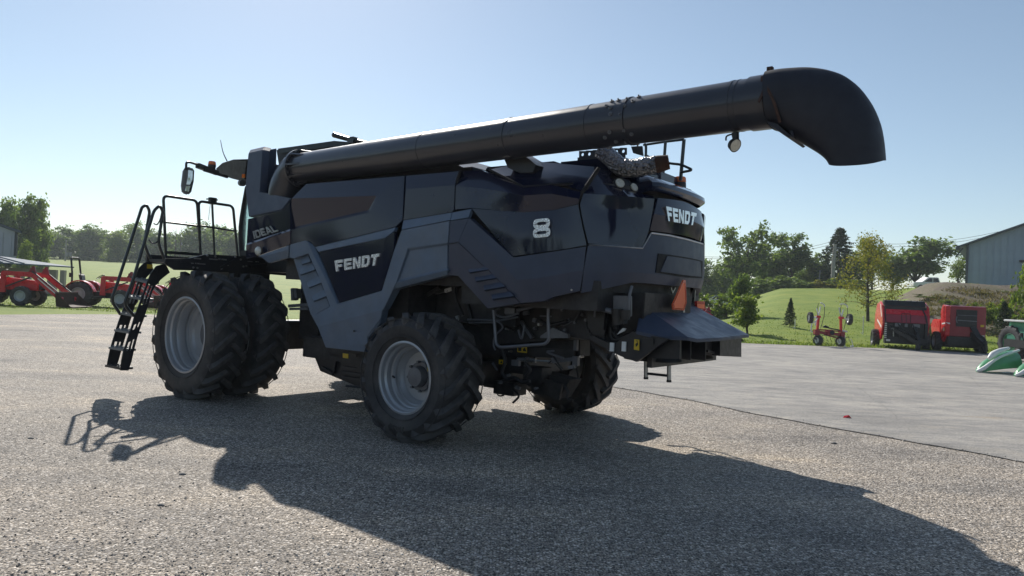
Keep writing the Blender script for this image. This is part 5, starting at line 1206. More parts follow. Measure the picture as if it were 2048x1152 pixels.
def loader_tractor(label, loc, rz):
    t = thing('loader_tractor', label, 'tractor', loc, rz, 'red tractors with front loaders')
    b = MB(); b.box((.95,0,.62),(2.3,.42,.34)); b.box((.1,0,.75),(.7,.5,.5)); b.box((1.9,0,.45),(.16,.95,.14)); b.box((.8,.45,.50),(.7,.3,.05)); b.box((.8,-.45,.50),(.7,.3,.05)); b.cyl((0,-.6,.62),(0,.6,.62),.1,.1,10); b.build('chassis', M['blackplast'], t, bevel=.02)
    b = MB(); b.prism([(1.0,.30,.72),(2.45,.30,.72),(2.52,.30,.95),(2.35,.30,1.17),(1.0,.30,1.30)],(0,-.6,0)); h = b.build('hood', M['red'], t, bevel=.05)
    b = MB(); b.prism([(2.0,.306,.74),(2.12,.306,.74),(2.02,.306,1.12),(1.9,.306,1.15)],(0,.004,0)); b.build('hood_stripe', M['white'], h, sharp=None)
    b = MB(); b.prism([(1.35,.305,.78),(1.85,.305,.78),(1.78,.305,1.0),(1.35,.305,1.02)],(0,.006,0)); b.build('side_grille', M['blackplast'], h, sharp=None)
    b = MB(); b.box((2.50,0,.9),(.08,.5,.3)); b.build('front_grille', M['blackplast'], h, bevel=.01)
    for s in (1,-1):
        b = MB(); P = [(-.62+.0,s*.4,1.05)]; pr = [(.72*math.cos(a), .62+.70*math.sin(a)) for a in [PI*(1.0-.92*i/8) for i in range(9)]]
        b.add([(x, s*.36, z) for x, z in pr]+[(x, s*.72, z) for x, z in pr]+[(x, s*.36, z-.04) for x, z in pr]+[(x, s*.72, z-.04) for x, z in pr],
              [(i,i+1,10+i,9+i) for i in range(8)]+[(18+i,27+i,28+i,19+i) for i in range(8)]+[(i+9,i+10,28+i,27+i) for i in range(8)])
        b.prism([(-.5,s*.36,.7),(.55,s*.36,.62),(.5,s*.36,1.1),(.2,s*.36,1.3),(-.3,s*.36,1.2)],(0,s*.03,0)); b.build('fender', M['red'], t, sharp=40)
        wheel_small(t, 0, s*.62, .62, .34, .33); wheel_small(t, 1.9, s*.58, .46, .26, .25)
        b = MB(); y = s*.48
        b.prism([(.92,y,.6),(1.18,y,.6),(1.16,y,1.48),(.95,y,1.5)],(0,s*.1,0))
        b.prism([(.95,y,1.50),(1.05,y,1.58),(2.25,y,1.56),(2.45,y,1.48),(3.75,y,.45),(3.70,y,.28),(3.55,y,.33),(2.30,y,1.34),(1.1,y,1.38)],(0,s*.11,0)); a = b.build('loader_arm', M['red'], t, bevel=.012)
        b = MB(); b.bar((1.15,y+s*.05,.85),(2.2,y+s*.05,1.32),.06,.06); b.bar((2.3,y+s*.05,1.62),(3.55,y+s*.05,.66),.05,.05); b.build('hydraulic_ram', M['blackplast'], a)
        b = MB(); b.bar((2.6,y+s*.115,1.30),(3.5,y+s*.115,.58),.012,.05); b.build('arm_stripe', M['white'], a, sharp=None)
        b = MB(); b.bar((2.2,y+s*.03,1.75),(2.65,y+s*.03,1.28),.04,.05); b.prism([(2.1,y,1.5),(2.3,y,1.85),(2.4,y,1.85),(2.5,y,1.45)],(0,s*.05,0)); b.build('arm_bracket', M['shadedred'], a)
    b = MB(); b.prism([(3.55,-.85,.72),(3.62,-.85,.06),(4.35,-.85,.03),(4.35,-.85,.06),(3.72,-.85,.16),(3.66,-.85,.72)],(0,1.7,0)); b.prism([(3.55,.85,.72),(3.62,.85,.06),(4.3,.85,.05)],(0,.02,0)); b.prism([(3.55,-.85,.72),(3.62,-.85,.06),(4.3,-.85,.05)],(0,-.02,0)); b.build('bucket', M['rust'], t, bevel=.006)
    b = MB(); b.box((.12,0,1.08),(.48,.48,.12)); b.prism([(-.12,.24,1.1),(-.02,.24,1.1),(-.12,.24,1.62),(-.2,.24,1.66),(-.26,.24,1.6)],(0,-.48,0)); b.build('seat', M['seat'], t, bevel=.05)
    b = MB(); b.tube([(1.02,0,1.25),(.72,0,1.52)], .02, 8); Mx = Matrix.Translation((.72,0,1.53)) @ Matrix.Rotation(-.6,4,'Y'); c = MB(); ring_ = [(.2*math.cos(a),.2*math.sin(a),0) for a in [2*PI*i/20 for i in range(21)]]; c.tube(ring_, .016, 6)
    for k in range(3): a = 2*PI*k/3; c.tube([(0,0,0),(.2*math.cos(a),.2*math.sin(a),0)], .012, 5)
    c.xf(Mx); b.add(c.v, c.f); b.build('steering_wheel', M['blackplast'], t)
    b = MB(); b.box((.95,0,1.15),(.25,.5,.35)); b.tube([(.45,.25,1.0),(.42,.27,1.3)], .012, 5); b.tube([(.55,-.25,1.0),(.6,-.27,1.35)], .012, 5); b.build('dashboard', M['blackplast'], t, bevel=.02)
    b = MB(); b.tube(rounded([(-.42,.48,.85),(-.42,.48,1.6),(-.52,.46,2.42),(-.52,-.46,2.42),(-.42,-.48,1.6),(-.42,-.48,.85)], .14), .045, 10); b.build('roll_bar', M['blackplast'], t, sharp=60)
    b = MB(); b.box((-.47,.56,1.55),(.1,.1,.22)); b.box((-.47,-.56,1.55),(.1,.1,.22)); b.build('roll_bar_lamp', M['blackplast'], t, bevel=.01)
    return t
t1 = loader_tractor('red loader tractor cut by the left picture edge, bucket lowered on the grass', (gxy(57,40.2)-1.9*1.22, 40.2, 0), .06); t1.scale = (1.22,)*3
t2 = dup(t1, (gxy(171,43.2), 43.2, 0), .16, 'red loader tractor with its roll bar standing clear, behind the first bucket', 1.2)
t3 = dup(t1, (gxy(312,46.5), 46.5, 0), .12, 'red loader tractor half hidden behind the combine ladder and front tyre', 1.12)
p = gz(1442, 694); t4 = dup(t1, (gxy(1481,38.6)-4.3*.95, 38.6, 0), -.04, 'red loader tractor whose arm shows over the spreader hood', .95)
# round balers
def big_baler():
    t = thing('round_baler', 'rounded red round baler with dark intake, tines and drawbar facing the yard', 'baler', (gxy(1813,37.6), 37.6, 0), -.30); t.scale = (1.0, .9, 1.06)
    # local: x right, y away from the camera, front at y=0
    prof = [(0,1.25),(.10,1.78),(.42,2.2),(1.0,2.38),(1.9,2.25),(2.4,1.7),(2.5,1.1),(2.1,.5),(.5,.42)]
    MB().prism([(-1.12,y,z) for y, z in prof], (.10,0,0)).build('side_shell', M['red'], t, bevel=.03); MB().prism([(1.02,y,z) for y, z in prof], (.10,0,0)).build('side_shell', M['red'], t, bevel=.03)
    b = MB(); b.prism([(-1.02,-.02,1.32),(-1.02,.1,1.72),(-1.02,.2,1.74),(-1.02,.1,1.3)], (2.04,0,0)); b.build('front_shield', M['shadedred'], t, bevel=.02)
    b = MB(); b.prism([(-1.02,.1,1.73),(-1.02,.44,2.16),(-1.02,.5,2.12),(-1.02,.2,1.70)], (2.04,0,0)); b.build('upper_shield', M['red'], t, bevel=.01)
    b = MB(); b.prism([(-.98,.44,2.15),(-.98,.62,2.42),(-.98,1.1,2.45),(-.98,1.0,2.2)], (1.96,0,0)); b.box((0,1.2,1.4),(2.0,1.8,1.5))
    for k in range(7): b.box((-.9+.3*k,.6,2.44),(.05,.2,.05))
    b.build('net_box', M['blackplast'], t, bevel=.02)
    b = MB(); b.box((0,.35,.95),(1.9,.5,.75)); b.box((0,.1,.42),(2.0,.4,.32)); b.box((-.95,.0,.9),(.14,.2,.85)); b.box((.95,.0,.9),(.14,.2,.85)); b.bar((-.75,.0,1.05),(.45,-.7,.38),.16,.18); b.bar((.45,.0,1.1),(.5,-.75,.35),.14,.2); b.bar((-.3,-.1,1.2),(-.28,-.1,.5),.06,.06); b.bar((.2,-.1,1.25),(.2,-.1,.6),.05,.05)
    b.cyl((.45,-.85,.5),(.45,-.85,.04),.07,.07,10); b.tube([(-.4,-.05,1.3),(-.2,-.3,.95),(.2,-.5,.8),(.45,-.7,.6)],.03,6,sm=4); b.tube([(.3,-.05,1.3),(.35,-.4,1.0),(.6,-.3,.8)],.025,6,sm=4)
    b.build('intake_frame', M['blackplast'], t, bevel=.01)
    b = MB()
    for x in (-.46,-.33,0,.36,.47,.58): b.cyl((x,-.06,1.24),(x,-.04,1.24),.06,.06,12); b.box((x,-.03,1.2),(.14,.04,.16))
    b.build('gauge_row', M['hub'], t)
    b = MB()
    for k in range(8): b.box((-.98,-.1,.55+.1*k),(.1,.05,.06))
    b.tube([(-.7,-.12,1.0),(-.62,-.14,1.05),(-.6,-.14,.62)],.03,6); b.box((-.85,-.12,.42),(.2,.05,.1)); b.build('chain_guard', M['steel'], t)
    b = MB(); b.tube(rounded([(-.2,-.04,1.35),(-.22,.12,1.78),(.22,.12,1.78),(.2,-.04,1.35)],.06),.014,6); b.tube([(0,-.04,1.35),(0,.12,1.78)],.014,6); b.tube([(-.98,-.06,1.3),(-1.0,.08,1.76),(-.95,.45,2.2)],.03,6); b.tube([(.95,-.1,.9),(.99,-.06,1.3),(.9,.08,1.76),(.75,.45,2.2)],.035,6); b.build('hand_rail', M['blackplast'], t)
    b = MB(); b.prism([(-1.13,.25,1.62),(-1.13,.75,2.22),(-1.13,.9,2.22),(-1.13,.4,1.55)],(.01,0,0)); b.prism([(-1.13,.3,1.0),(-1.13,1.6,1.35),(-1.13,1.6,1.45),(-1.13,.3,1.1)],(.01,0,0)); b.build('side_stripe', M['white'], t, sharp=None)
    for x in (-1.25, 1.2):
        w = wheel_small(t, 0, 0, .46, .36, .25); w.location = (x, 1.25, .46); w.rotation_euler = (0,0,PI/2 if x < 0 else -PI/2)
    w = wheel_small(t, 0, 0, .22, .18, .1); w.location = (.45,-.75,.22); w.rotation_euler = (0,0,-PI/2)
    return t
big_baler()
def small_baler():
    t = thing('round_baler', 'boxy red round baler with a black slatted front panel', 'baler', (gxy(1932,37.3), 37.3, 0), -.14); t.scale = (1.04, .8, 1.12)
    b = MB(); b.prism([(-.95,0,.78),(-.95,.02,2.15),(-.95,.5,2.2),(-.95,.75,1.9),(-.95,.6,.6),(-.95,.3,.45)],(.22,0,0)); b.build('side_shell', M['red'], t, bevel=.015)
    b = MB(); b.prism([(-.95,.75,1.5),(-.95,1.9,1.5),(-.95,2.2,1.2),(-.95,1.9,.6),(-.95,.75,.6)],(1.9,0,0)); b.build('bale_chamber', M['red'], t, bevel=.05)
    b = MB(); b.prism([(-.73,0,.75),(-.73,.02,2.15),(-.73,.2,2.18),(-.73,.2,.7)],(1.68,0,0)); b.prism([(.75,.2,2.17),(.75,.8,1.9),(.75,.8,.6),(.75,.2,.7)],(.2,0,0)); f = b.build('front_cabinet', M['shadedred'], t, bevel=.02)
    b = MB(); b.prism([(-.46,-.012,1.2),(-.46,-.002,2.0),(.52,-.002,2.0),(.52,-.012,1.2)],(0,.03,0)); 
    for k in range(5): b.bar((-.45,-.03,1.32+.15*k),(.51,-.03,1.32+.15*k),.05,.03)
    b.build('slatted_panel', M['blackplast'], f, sharp=None)
    b = MB(); b.bar((-.4,-.05,1.5),(.5,-.05,1.48),.02,.04); b.bar((-.4,-.05,1.74),(.5,-.05,1.74),.012,.02); b.tube([(-.44,-.03,1.66),(-.48,-.07,1.52),(-.42,-.03,1.38)],.03,6,sm=4); b.build('panel_handle', M['hub'], f)
    b = MB(); b.box((.77,-.015,1.28),(.16,.02,.1)); b.prism([(-.955,.05,.95),(-.955,.16,.95),(-.955,.16,1.1),(-.955,.05,1.1)],(-.006,0,0)); b.build('reflector', M['yellow'], f, sharp=None)
    b = MB(); b.prism([(-.957,.02,1.3),(-.957,.5,1.26),(-.957,.5,1.33),(-.957,.02,1.37)],(-.004,0,0)); b.prism([(-.80,-.012,1.3),(-.74,-.012,1.3),(-.74,-.012,1.36),(-.95,-.012,1.37)],(0,.008,0)); b.cyl((-.958,.2,1.05),(-.964,.2,1.05),.09,.09,16); b.build('side_stripe', M['white'], t, sharp=None)
    b = MB(); b.box((0,.5,.52),(1.7,1.2,.4)); b.box((0,1.2,.35),(1.6,1.4,.3)); b.prism([(.2,-.1,1.2),(.45,-.1,1.25),(.75,-.55,.5),(.6,-.9,.25),(.45,-.6,.5)],(.0,.15,0)); b.bar((.3,.1,.9),(.62,-.9,.4),.2,.2); b.cyl((.62,-.85,.6),(.62,-.85,.05),.09,.07,10); b.tube([(.45,-.1,.9),(.7,-.4,.75),(.75,-.7,.5)],.05,6,sm=4); b.box((-.9,.25,1.75),(.1,.3,.8)); b.build('drawbar', M['blackplast'], t, bevel=.01)
    b = MB(); b.bar((.42,-.3,.78),(.55,-.75,.5),.06,.05); b.box((.75,-.2,.82),(.14,.06,.05)); b.build('drawbar_tool', M['steel'], t)
    for x in (-1.02, 1.02):
        w = wheel_small(t, 0, 0, .46, .36, .27); w.location = (x, .95, .46); w.rotation_euler = (0,0,PI/2 if x < 0 else -PI/2)
    w = wheel_small(t, 0, 0, .25, .2, .12, 'blackplast'); w.location = (.72,-.5,.25); w.rotation_euler = (0,0,-PI/2)
    return t
small_baler()
# hay tedder folded upright
def tedder():
    t = thing('hay_tedder', 'red hay tedder folded upright on two small wheels by the grass edge', 'tedder', (gxy(1660,37.3), 37.3, 0), .05)
    b = MB(); b.bar((-.72,0,.72),(.72,0,.62),.16,.16); b.bar((-.7,-.1,.85),(.6,-.1,.80),.06,.07); b.box((0,0,.72),(.34,.3,.3)); b.box((-.68,0,.7),(.24,.28,.3)); b.box((.68,0,.62),(.24,.28,.34)); b.bar((-.3,-.05,.6),(.55,-.1,.42),.06,.06); b.build('main_beam', M['shadedred'], t, bevel=.02)
    for s in (-1, 1):
        b = MB(); b.bar((s*.64,0,.75),(s*.60-(.0),0,1.5),.11,.11); b.box((s*.62,0,1.52),(.22,.18,.12)); b.build('wing_arm', M['red'], t, bevel=.01)
        b = MB(); x = s*.62; b.tube([(x,0,1.5),(x+s*.04,-.02,1.75),(x+s*.10,0,1.95)],.03,6); b.tube([(x,0,1.6),(x-s*.06,0,1.75),(x-s*.12,.05,2.05)],.028,6); b.tube([(x,0,1.55),(x+s*.15,-.05,1.5),(x+s*.28,-.05,1.45)],.035,6)
        if s < 0: b.tube([(x,0,1.5),(-.78,-.1,1.3),(-1.0,-.1,1.15)],.03,6,sm=3); b.tube([(-.98,-.1,1.62),(-1.02,-.1,.75),(-.96,-.12,.68)],.03,6); b.tube([(-.7,0,1.45),(-.8,-.1,1.05)],.035,6)
        b.tube(rounded([(x-s*.10,.0,2.22),(x+.12,0,2.26),(x+.30,0,2.16),(x+.32,0,2.06)],.06),.03,6); b.build('tine_holder', M['white'], t, sharp=60)
        b = MB(); b.tube(smooth_path([Vector(q) for q in ((x-.02,0,2.22),(x-.06,0,1.9),(x-.04,0,1.55))],5),.014,5); b.tube(smooth_path([Vector(q) for q in ((x+.31,0,2.08),(x+.33,0,1.7),(x+.24,0,1.25),(x+.16,0,.9))],5),.016,5); b.build('spring_tine', M['frame'], t)
        w = wheel_small(t, 0, 0, .30, .2, .16, 'white', 12); w.name = 'raised_wheel'; w.location = (s*1.05,-.03,1.45); w.rotation_euler = (.15,PI/2,PI/2*s)
        w = wheel_small(t, 0, 0, .28, .22, .15, 'white', 12); w.location = (s*.60+(-.02),-.1,.28); w.rotation_euler = (0,0,PI/2+.3)
        b = MB(); b.tube([(s*.66,0,.6),(s*.74,-.06,.45),(s*.72,-.08,.3)],.04,6); b.build('wheel_leg', M['hub'], t)
    b = MB(); b.tube([(.80,-.1,.6),(.82,-.1,.02)],.03,6); b.box((.82,-.1,.02),(.12,.12,.03)); b.tube([(1.05,-.1,.42),(1.16,-.1,.42),(1.26,-.1,.08)],.018,6); b.box((1.22,-.1,.06),(.16,.04,.08)); b.tube([(.7,0,.85),(.95,-.05,.80)],.05,6); b.build('parking_stand', M['white'], t)
    b = MB()
    for k in range(11): x = -1.0+.2*k; b.tube([(x,-.1,.58),(x+.03,-.15,.35),(x+.08,-.2,.22)],.010,5)
    b.bar((-1.0,-.1,.6),(1.0,-.1,.5),.03,.03); b.bar((-.4,-.1,1.0),(.55,-.1,.86),.05,.06); b.tube([(-.35,-.1,.98),(-.3,-.12,1.05),(-.1,-.12,.98)],.05,6); b.cyl((.08,-.2,.72),(.08,-.1,.72),.12,.12,14); b.build('tine_rotor', M['frame'], t)
tedder()
# green header with pointed snouts, tractor behind it
def header():
    c = gz(2000, 752); t = thing('corn_header', 'green and white pointed corn header snouts at the right picture edge', 'harvester header', (c.x+1.05, c.y, 0), 0)
    # local x right, y away; snouts point left and towards the camera
    def snout(ox, oy, m, tip):
        # from tip on the ground up to the hood
        P = [(0,0,.06,.05),(.12,.06,.22,.16),(.40,.2,.42,.24),(.85,.42,.62,.30),(1.35,.66,.74,.33),(1.8,.9,.78,.34)]
        b = MB(); vs = []; n = 9
        for (x,y,h,w) in P:
            for k in range(n): a = PI*k/(n-1); vs.append((ox+x+(-.45*math.cos(a))*w, oy+y+(.9*math.cos(a))*w, max(.02,h*.25)+(h*.75)*math.sin(a)))
        b.add(vs, [(i*n+k,i*n+k+1,(i+1)*n+k+1,(i+1)*n+k) for i in range(len(P)-1) for k in range(n-1)]+[tuple(range(n))]); s = b.build('snout', M['green'], t, sharp=50)
        b = MB(); b.tube([(ox+.35,oy-.0,.50),(ox+.55,oy+.10,.64),(ox+.9,oy+.3,.76),(ox+1.4,oy+.55,.86)],[.05,.1,.09,.05],8,sm=4); b.build('snout_cap', M['white'], s, sharp=60)
        b = MB(); b.tube([(ox-.05,oy-.02,.05),(ox+.12,oy-.1,.16),(ox+.5,oy+.02,.40),(ox+1.0,oy+.2,.62),(ox+1.8,oy+.6,.80)],[.05,.07,.05,.04,.04],8,sm=4); b.build('snout_edge', M[tip], s, sharp=60)
        b = MB(); b.prism([(ox-.06,oy-.12,.015),(ox+2.2,oy-.12,.015),(ox+2.2,oy+.1,.015),(ox+.05,oy+.12,.015)],(0,0,.03)); b.build('skid', M['steel'], s)
    snout(-.62, -.15, 'green', 'white'); snout(-1.15, .95, 'green', 'white')
    b = MB(); b.prism([(-.1,-.28,.16),(.25,-.3,.45),(.9,-.3,.68),(1.6,-.3,.74),(1.6,-.3,.2),(.6,-.3,.16)],(0,.05,0)); b.box((.55,-.1,.12),(.22,.2,.24)); b.box((1.9,.8,.45),(1.2,2.2,.5)); b.build('end_shield', M['blackplast'], t, bevel=.01)
header()
def green_tractor():
    D = 31; t = thing('cab_tractor', 'green tractor with a white cab roof and green glass behind the header', 'tractor', (gxy(2052,D)+.55, D, 0), 0)
    zr, z0 = zpix(2040,642,D), zpix(2040,735,D)
    b = MB(); b.box((.1,.4,zr),(1.7,1.5,.09)); b.prism([(-.8,-.4,zr-.06),(-.62,-.4,zr-.2),(-.55,-.4,zr-.2),(-.6,-.4,zr-.05)],(0,.1,0)); b.build('cab_roof', M['white'], t, bevel=.03)
    b = MB(); b.prism([(-.62,-.3,.95),(.95,-.3,.95),(.9,-.3,zr-.06),(-.5,-.3,zr-.06)],(0,1.4,0)); b.build('cab_glass', M['greenglass'], t, bevel=.03)
    b = MB()
    for x0, x1 in ((-.63,-.51),(.12,.1),(.93,.9)): b.bar((x0,-.32,.95),(x1,-.32,zr-.08),.07,.07)
    b.box((.1,.4,.8),(1.5,1.6,.35)); b.tube([(-.8,-.4,.95),(-.95,-.45,1.0),(-1.0,-.45,1.18)],.03,6); b.box((-1.02,-.45,1.22),(.1,.06,.16)); b.build('cab_frame', M['blackplast'], t, bevel=.01)
    b = MB(); b.box((-.18,-.42,zr-.2),(.1,.1,.16)); b.box((.0,-.42,zr-.2),(.1,.1,.16)); b.box((-.1,-.36,1.15),(.16,.1,.3)); b.build('work_lamp', M['lens'], t, bevel=.01)
    b = MB(); b.prism([(-.52,-.45,.86),(-.2,-.45,.86),(-.33,-.45,1.5),(-.39,-.45,1.5)],(0,.01,0)); b.build('slow_vehicle_sign', M['orange'], t, sharp=None)
    b = MB(); b.box((.35,-.5,.98),(.4,.05,.22)); b.build('indicator_lamp', M['amber'], t, bevel=.02)
    for s in (-1,1):
        w = wheel_small(t, 0, 0, .8, .45, .42, 'green'); w.location = (s*.62+.2,.9,.8); w.rotation_euler = (0,0,PI/2 if s < 0 else -PI/2)
green_tractor()
# buildings
def ribbed(name, base):
    m, nt, b = newmat(name); tc = nt.nodes.new('ShaderNodeTexCoord'); n = noise(nt, .8, 5); c = ramp(nt, n, [(.3, tuple(x*.92 for x in base)), (.7, tuple(x*1.06 for x in base))]); nt.links.new(c, b.inputs['Base Color']); b.inputs['Roughness'].default_value = .45; b.inputs['Metallic'].default_value = .15; return m
M['wallblue'] = ribbed('blue_grey_wall_sheet', (.25, .31, .39)); M['wallgrey'] = ribbed('grey_wall_sheet', (.44, .45, .50)); M['roofmetal'] = mat('pale_metal_roof', (.10, .135, .18), .75); M['tanwall'] = ribbed('tan_wall_sheet', (.34, .30, .275)); M['found'] = mat('concrete_foundation', (.16, .155, .15), .8)
def ribs(b, p, q, h0, h1, step, n):
    """raised ribs on a vertical wall from p to q"""
    p, q = Vector(p), Vector(q); L = (q-p).length; d = (q-p)/L; k = int(L/step)
    for i in range(k):
        s = (i+.5)*step; zz = h0+(h1-h0)*s/L; o = p+d*s; b.prism([o, o+d*.07, o+d*.07+Vector((0,0,zz)), o+Vector((0,0,zz))], n)
def right_building():
    D = 78; A = -.62; x0 = gxy(1931, D); z0 = zpix(1931, 574, D); zt0 = zpix(1931, 489, D); s = 9.0
    for _ in range(20):                       # where the turned wall meets the picture edge
        De = D+s*math.sin(A); s = (gxy(2048, De)-x0)/math.cos(A)
    zt1 = zpix(2048, 448, De); sl = (zt1-zt0)/s
    t = thing('metal_building', 'blue-grey ribbed metal shed on the bank at the right picture edge', 'building', (x0, D, z0), A)
    W = 18; h0 = zt0-z0; b = MB(); mid = W*.5
    b.prism([(0,0,-1),(W,0,-1),(W,0,h0),(mid,0,h0+sl*mid),(0,0,h0)],(0,24,0)); wl_ = b.build('wall', M['wallblue'], t, sharp=None)
    b = MB(); ribs(b, (0.1,-.0,0), (mid,-.0,0), h0, h0+sl*mid-.05, .62, (0,-.05,0)); b.build('wall_rib', M['wallblue'], wl_, sharp=None)['kind'] = 'stuff'
    b = MB(); o = 1.1; b.prism([(-o,-.7,h0-sl*o),(mid,-.7,h0+sl*mid),(mid,-.7,h0+sl*mid+.2),(-o,-.7,h0-sl*o+.2)],(0,25,0)); b.prism([(mid,-.7,h0+sl*mid),(W+o,-.7,h0-sl*o),(W+o,-.7,h0-sl*o+.2),(mid,-.7,h0+sl*mid+.2)],(0,25,0)); b.build('roof', mat('dark_blue_roof_trim', (.05, .065, .09), .5), t, sharp=None)
    b = MB(); b.box((-.95,0,h0-sl*.9-.12),(.35,2,.3)); b.box((-.05,-.09,h0/2),(.22,.22,h0)); b.box((-.8,-.3,h0-.9),(.12,.12,1.2),rot=Euler((0,.6,0)).to_matrix()); b.build('gutter', mat('dark_trim', (.05, .06, .08), .5), t, sharp=None)
    b = MB(); b.box((W/2,-.06,-.55),(W,.3,.85)); b.build('foundation', M['found'], t)
    b = MB(); b.box((s*.93,-.2,h0*.62),(.5,.3,.22)); b.build('wall_lamp', M['blackplast'], t, bevel=.03)
right_building()
def left_building():
    D = 62; x1 = gxy(31, D); t = thing('metal_building', 'grey metal building with an awning roof at the left picture edge', 'building', (x1, D, 0), 0)
    ze, zb = zpix(31,462,D), zpix(31,512,D); b = MB(); W = 14; zl = ze+W*.30
    b.prism([(0,0,zb-.4),(0,0,ze),(-W,0,zl),(-W,0,zb-.4)],(-11,14,0)); wl_ = b.build('wall', M['wallgrey'], t, sharp=None)
    b = MB()
    for k in range(18): x = -.5-k*.75; b.box((x,-.03,(zb+ze)/2+.15*(-x)-.3),(.06,.06,(ze-zb)+.3*(-x)-.5))
    b.build('wall_rib', M['wallgrey'], wl_, sharp=None)['kind'] = 'stuff'
    b = MB(); b.prism([(.75,-.6,ze-.22),(-W,-.6,zl),(-W,-.6,zl+.2),(.75,-.6,ze-.0)],(-11,14,0)); b.build('roof', mat('slate_blue_roof', (.06, .075, .10), .45), t, sharp=None)
    b = MB(); b.box((-.05,-.06,(zb+ze)/2),(.22,.14,ze-zb)); b.build('corner_trim', mat('dark_corner_trim', (.05, .05, .06), .5), t, sharp=None)
    # awning roof in front, sloping to the right
    za, zc = zpix(30,512,D-6), zpix(140,533,D-6); xr = gxy(140, D-6)-x1; b = MB()
    pr = [(-W,-9,zpix(0,521,D-9)),(xr-1.2,-9,zpix(125,531,D-9)),(xr+.3,-6,zc),(.2,-3,zpix(32,512,D-3)),(-W,-3,zpix(32,511,D-3))]
    b.prism(pr, (0,0,-.1)); a = b.build('awning_roof', M['roofmetal'], t, sharp=None)
    b = MB(); A0, A1, B0, B1 = Vector(pr[0]), Vector(pr[1]), Vector(pr[4]), Vector(pr[3])
    for k in range(26): s = (k+.5)/26; b.bar(A0.lerp(A1,s)+Vector((0,0,.03)), B0.lerp(B1,s)+Vector((0,0,.03)), .10, .08)
    b.build('roof_rib', M['roofmetal'], a, sharp=None)['kind'] = 'stuff'
    zw = zpix(60,531,D-7)-.25; b = MB()
    for x0_, x1_ in ((-W,gxy(3,D-7)-x1),(gxy(30,D-7)-x1,gxy(48,D-7)-x1),(gxy(58,D-7)-x1,gxy(62,D-7)-x1),(gxy(79,D-7)-x1,gxy(84,D-7)-x1),(gxy(97,D-7)-x1,gxy(114,D-7)-x1),(gxy(122,D-7)-x1,gxy(131,D-7)-x1)):
        b.box(((x0_+x1_)/2,-7,zw/2),(x1_-x0_,.25,zw))
    b.box((-2,-7,zw-.3),(xr*2+3-.2,.2,.6)); b.box((-2,-7,.55),(xr*2+3,.2,1.1)); b.build('awning_wall', M['tanwall'], t, sharp=None)
left_building()
# pickup on the crest
def pickup():
    D = 84; P = gp(1880, D); t = thing('pickup_truck', 'white pickup truck parked on top of the bank', 'pickup truck', (gxy(1868,D), D, zpix(1868,583,D)), 0)
    b = MB(); b.prism([(-2.6,0,.45),(2.75,0,.45),(2.75,0,1.1),(.7,0,1.08),(-1.5,0,1.05),(-2.5,0,.98)],(0,1.8,0)); b.prism([(-1.5,.1,1.05),(-.75,.1,1.66),(.45,.1,1.70),(.7,.1,1.06)],(0,1.6,0)); b.build('body', M['white'], t, bevel=.06)
    b = MB(); b.prism([(-1.2,.08,1.12),(-.68,.08,1.56),(-.3,.08,1.58),(-.3,.08,1.12)],(0,.03,0)); b.prism([(-.2,.08,1.12),(-.2,.08,1.58),(.36,.08,1.6),(.5,.08,1.12)],(0,.03,0)); b.build('side_window', M['darkglass'], t, sharp=None)
    for x in (-1.7, 1.7): w = wheel_small(t, x, -.0, .38, .26, .24); w.location = (x,.08,.38); w.rotation_euler = (0,0,PI)
pickup()
# poles and wires
def pole(px, D, top, base, label, wires=False):
    z0, z1 = zpix(px, base, D), zpix(px, top, D); t = thing('utility_pole', label, 'utility pole', (gxy(px,D), D, z0), 0); h = z1-z0; return t, h
t, h = pole(1663, 100, 488, 556, 'weathered wooden utility pole in front of the dark conifer'); b = MB(); b.tube([(0,0,-1),(0,0,h*.5),(.1,0,h)], [.26,.24,.2], 10); b.build('shaft', mat('weathered_pole_wood', (.30, .285, .27), .85, var=.25, vs=14), t, sharp=60); b = MB(); b.bar((-1.1,0,h-.5),(1.2,0,h-.5),.1,.14); b.build('crossarm', M['hub'], t)
t, h = pole(129, 190, 480, 522, 'pale utility pole with two transformers before the far left trees'); b = MB(); b.tube([(0,0,-1),(0,0,h)], [.22,.15], 8); b.build('shaft', mat('pale_pole_wood', (.22, .21, .20), .85), t, sharp=60); b = MB(); b.cyl((.5,0,h*.22),(.5,0,h*.42),.35,.35,10); b.build('transformer', M['hub'], t); b = MB(); b.cyl((1.3,0,h*.24),(1.3,0,h*.44),.3,.3,10); b.bar((0,0,h*.33),(1.4,0,h*.33),.1,.1); b.build('transformer', M['hub'], t)
t, h = pole(1636, 104, 540, 565, 'short grey stake pole left of the wooden utility pole'); MB().tube([(0,0,-.5),(.05,0,h)], [.12,.1], 8).build('shaft', M['hub'], t, sharp=60)
for i, (ya, yb, yc) in enumerate(((492,483,466),(496,488.5,471.5),(510,503,477),(513,508,485))):
    b = MB(); A = Vector((gxy(1380,100), 100, zpix(1380, ya+18, 100))); Bp = Vector((gxy(1663,100), 99.8, zpix(1663, yb-2, 99.8))); Cp = Vector((gxy(1990,97), 97, zpix(1990, yc-3, 97)))
    A.z = zpix(1380, ya+20-i, 100)
    pts = [A.lerp(Bp, k/10)-Vector((0,0,.9*4*(k/10)*(1-k/10))) for k in range(11)]+[Bp.lerp(Cp, k/10)-Vector((0,0,1.0*4*(k/10)*(1-k/10))) for k in range(1,11)]
    b.tube(pts, .022, 5); tag(b.build('power_line', M['blackplast'], sharp=60), ['topmost power line running from the wooden pole past the shed roof', 'second power line from the top, above the hill trees', 'third power line from the top, above the hill trees', 'lowest power line above the hill trees'][i], 'power line', 'power lines over the hill')
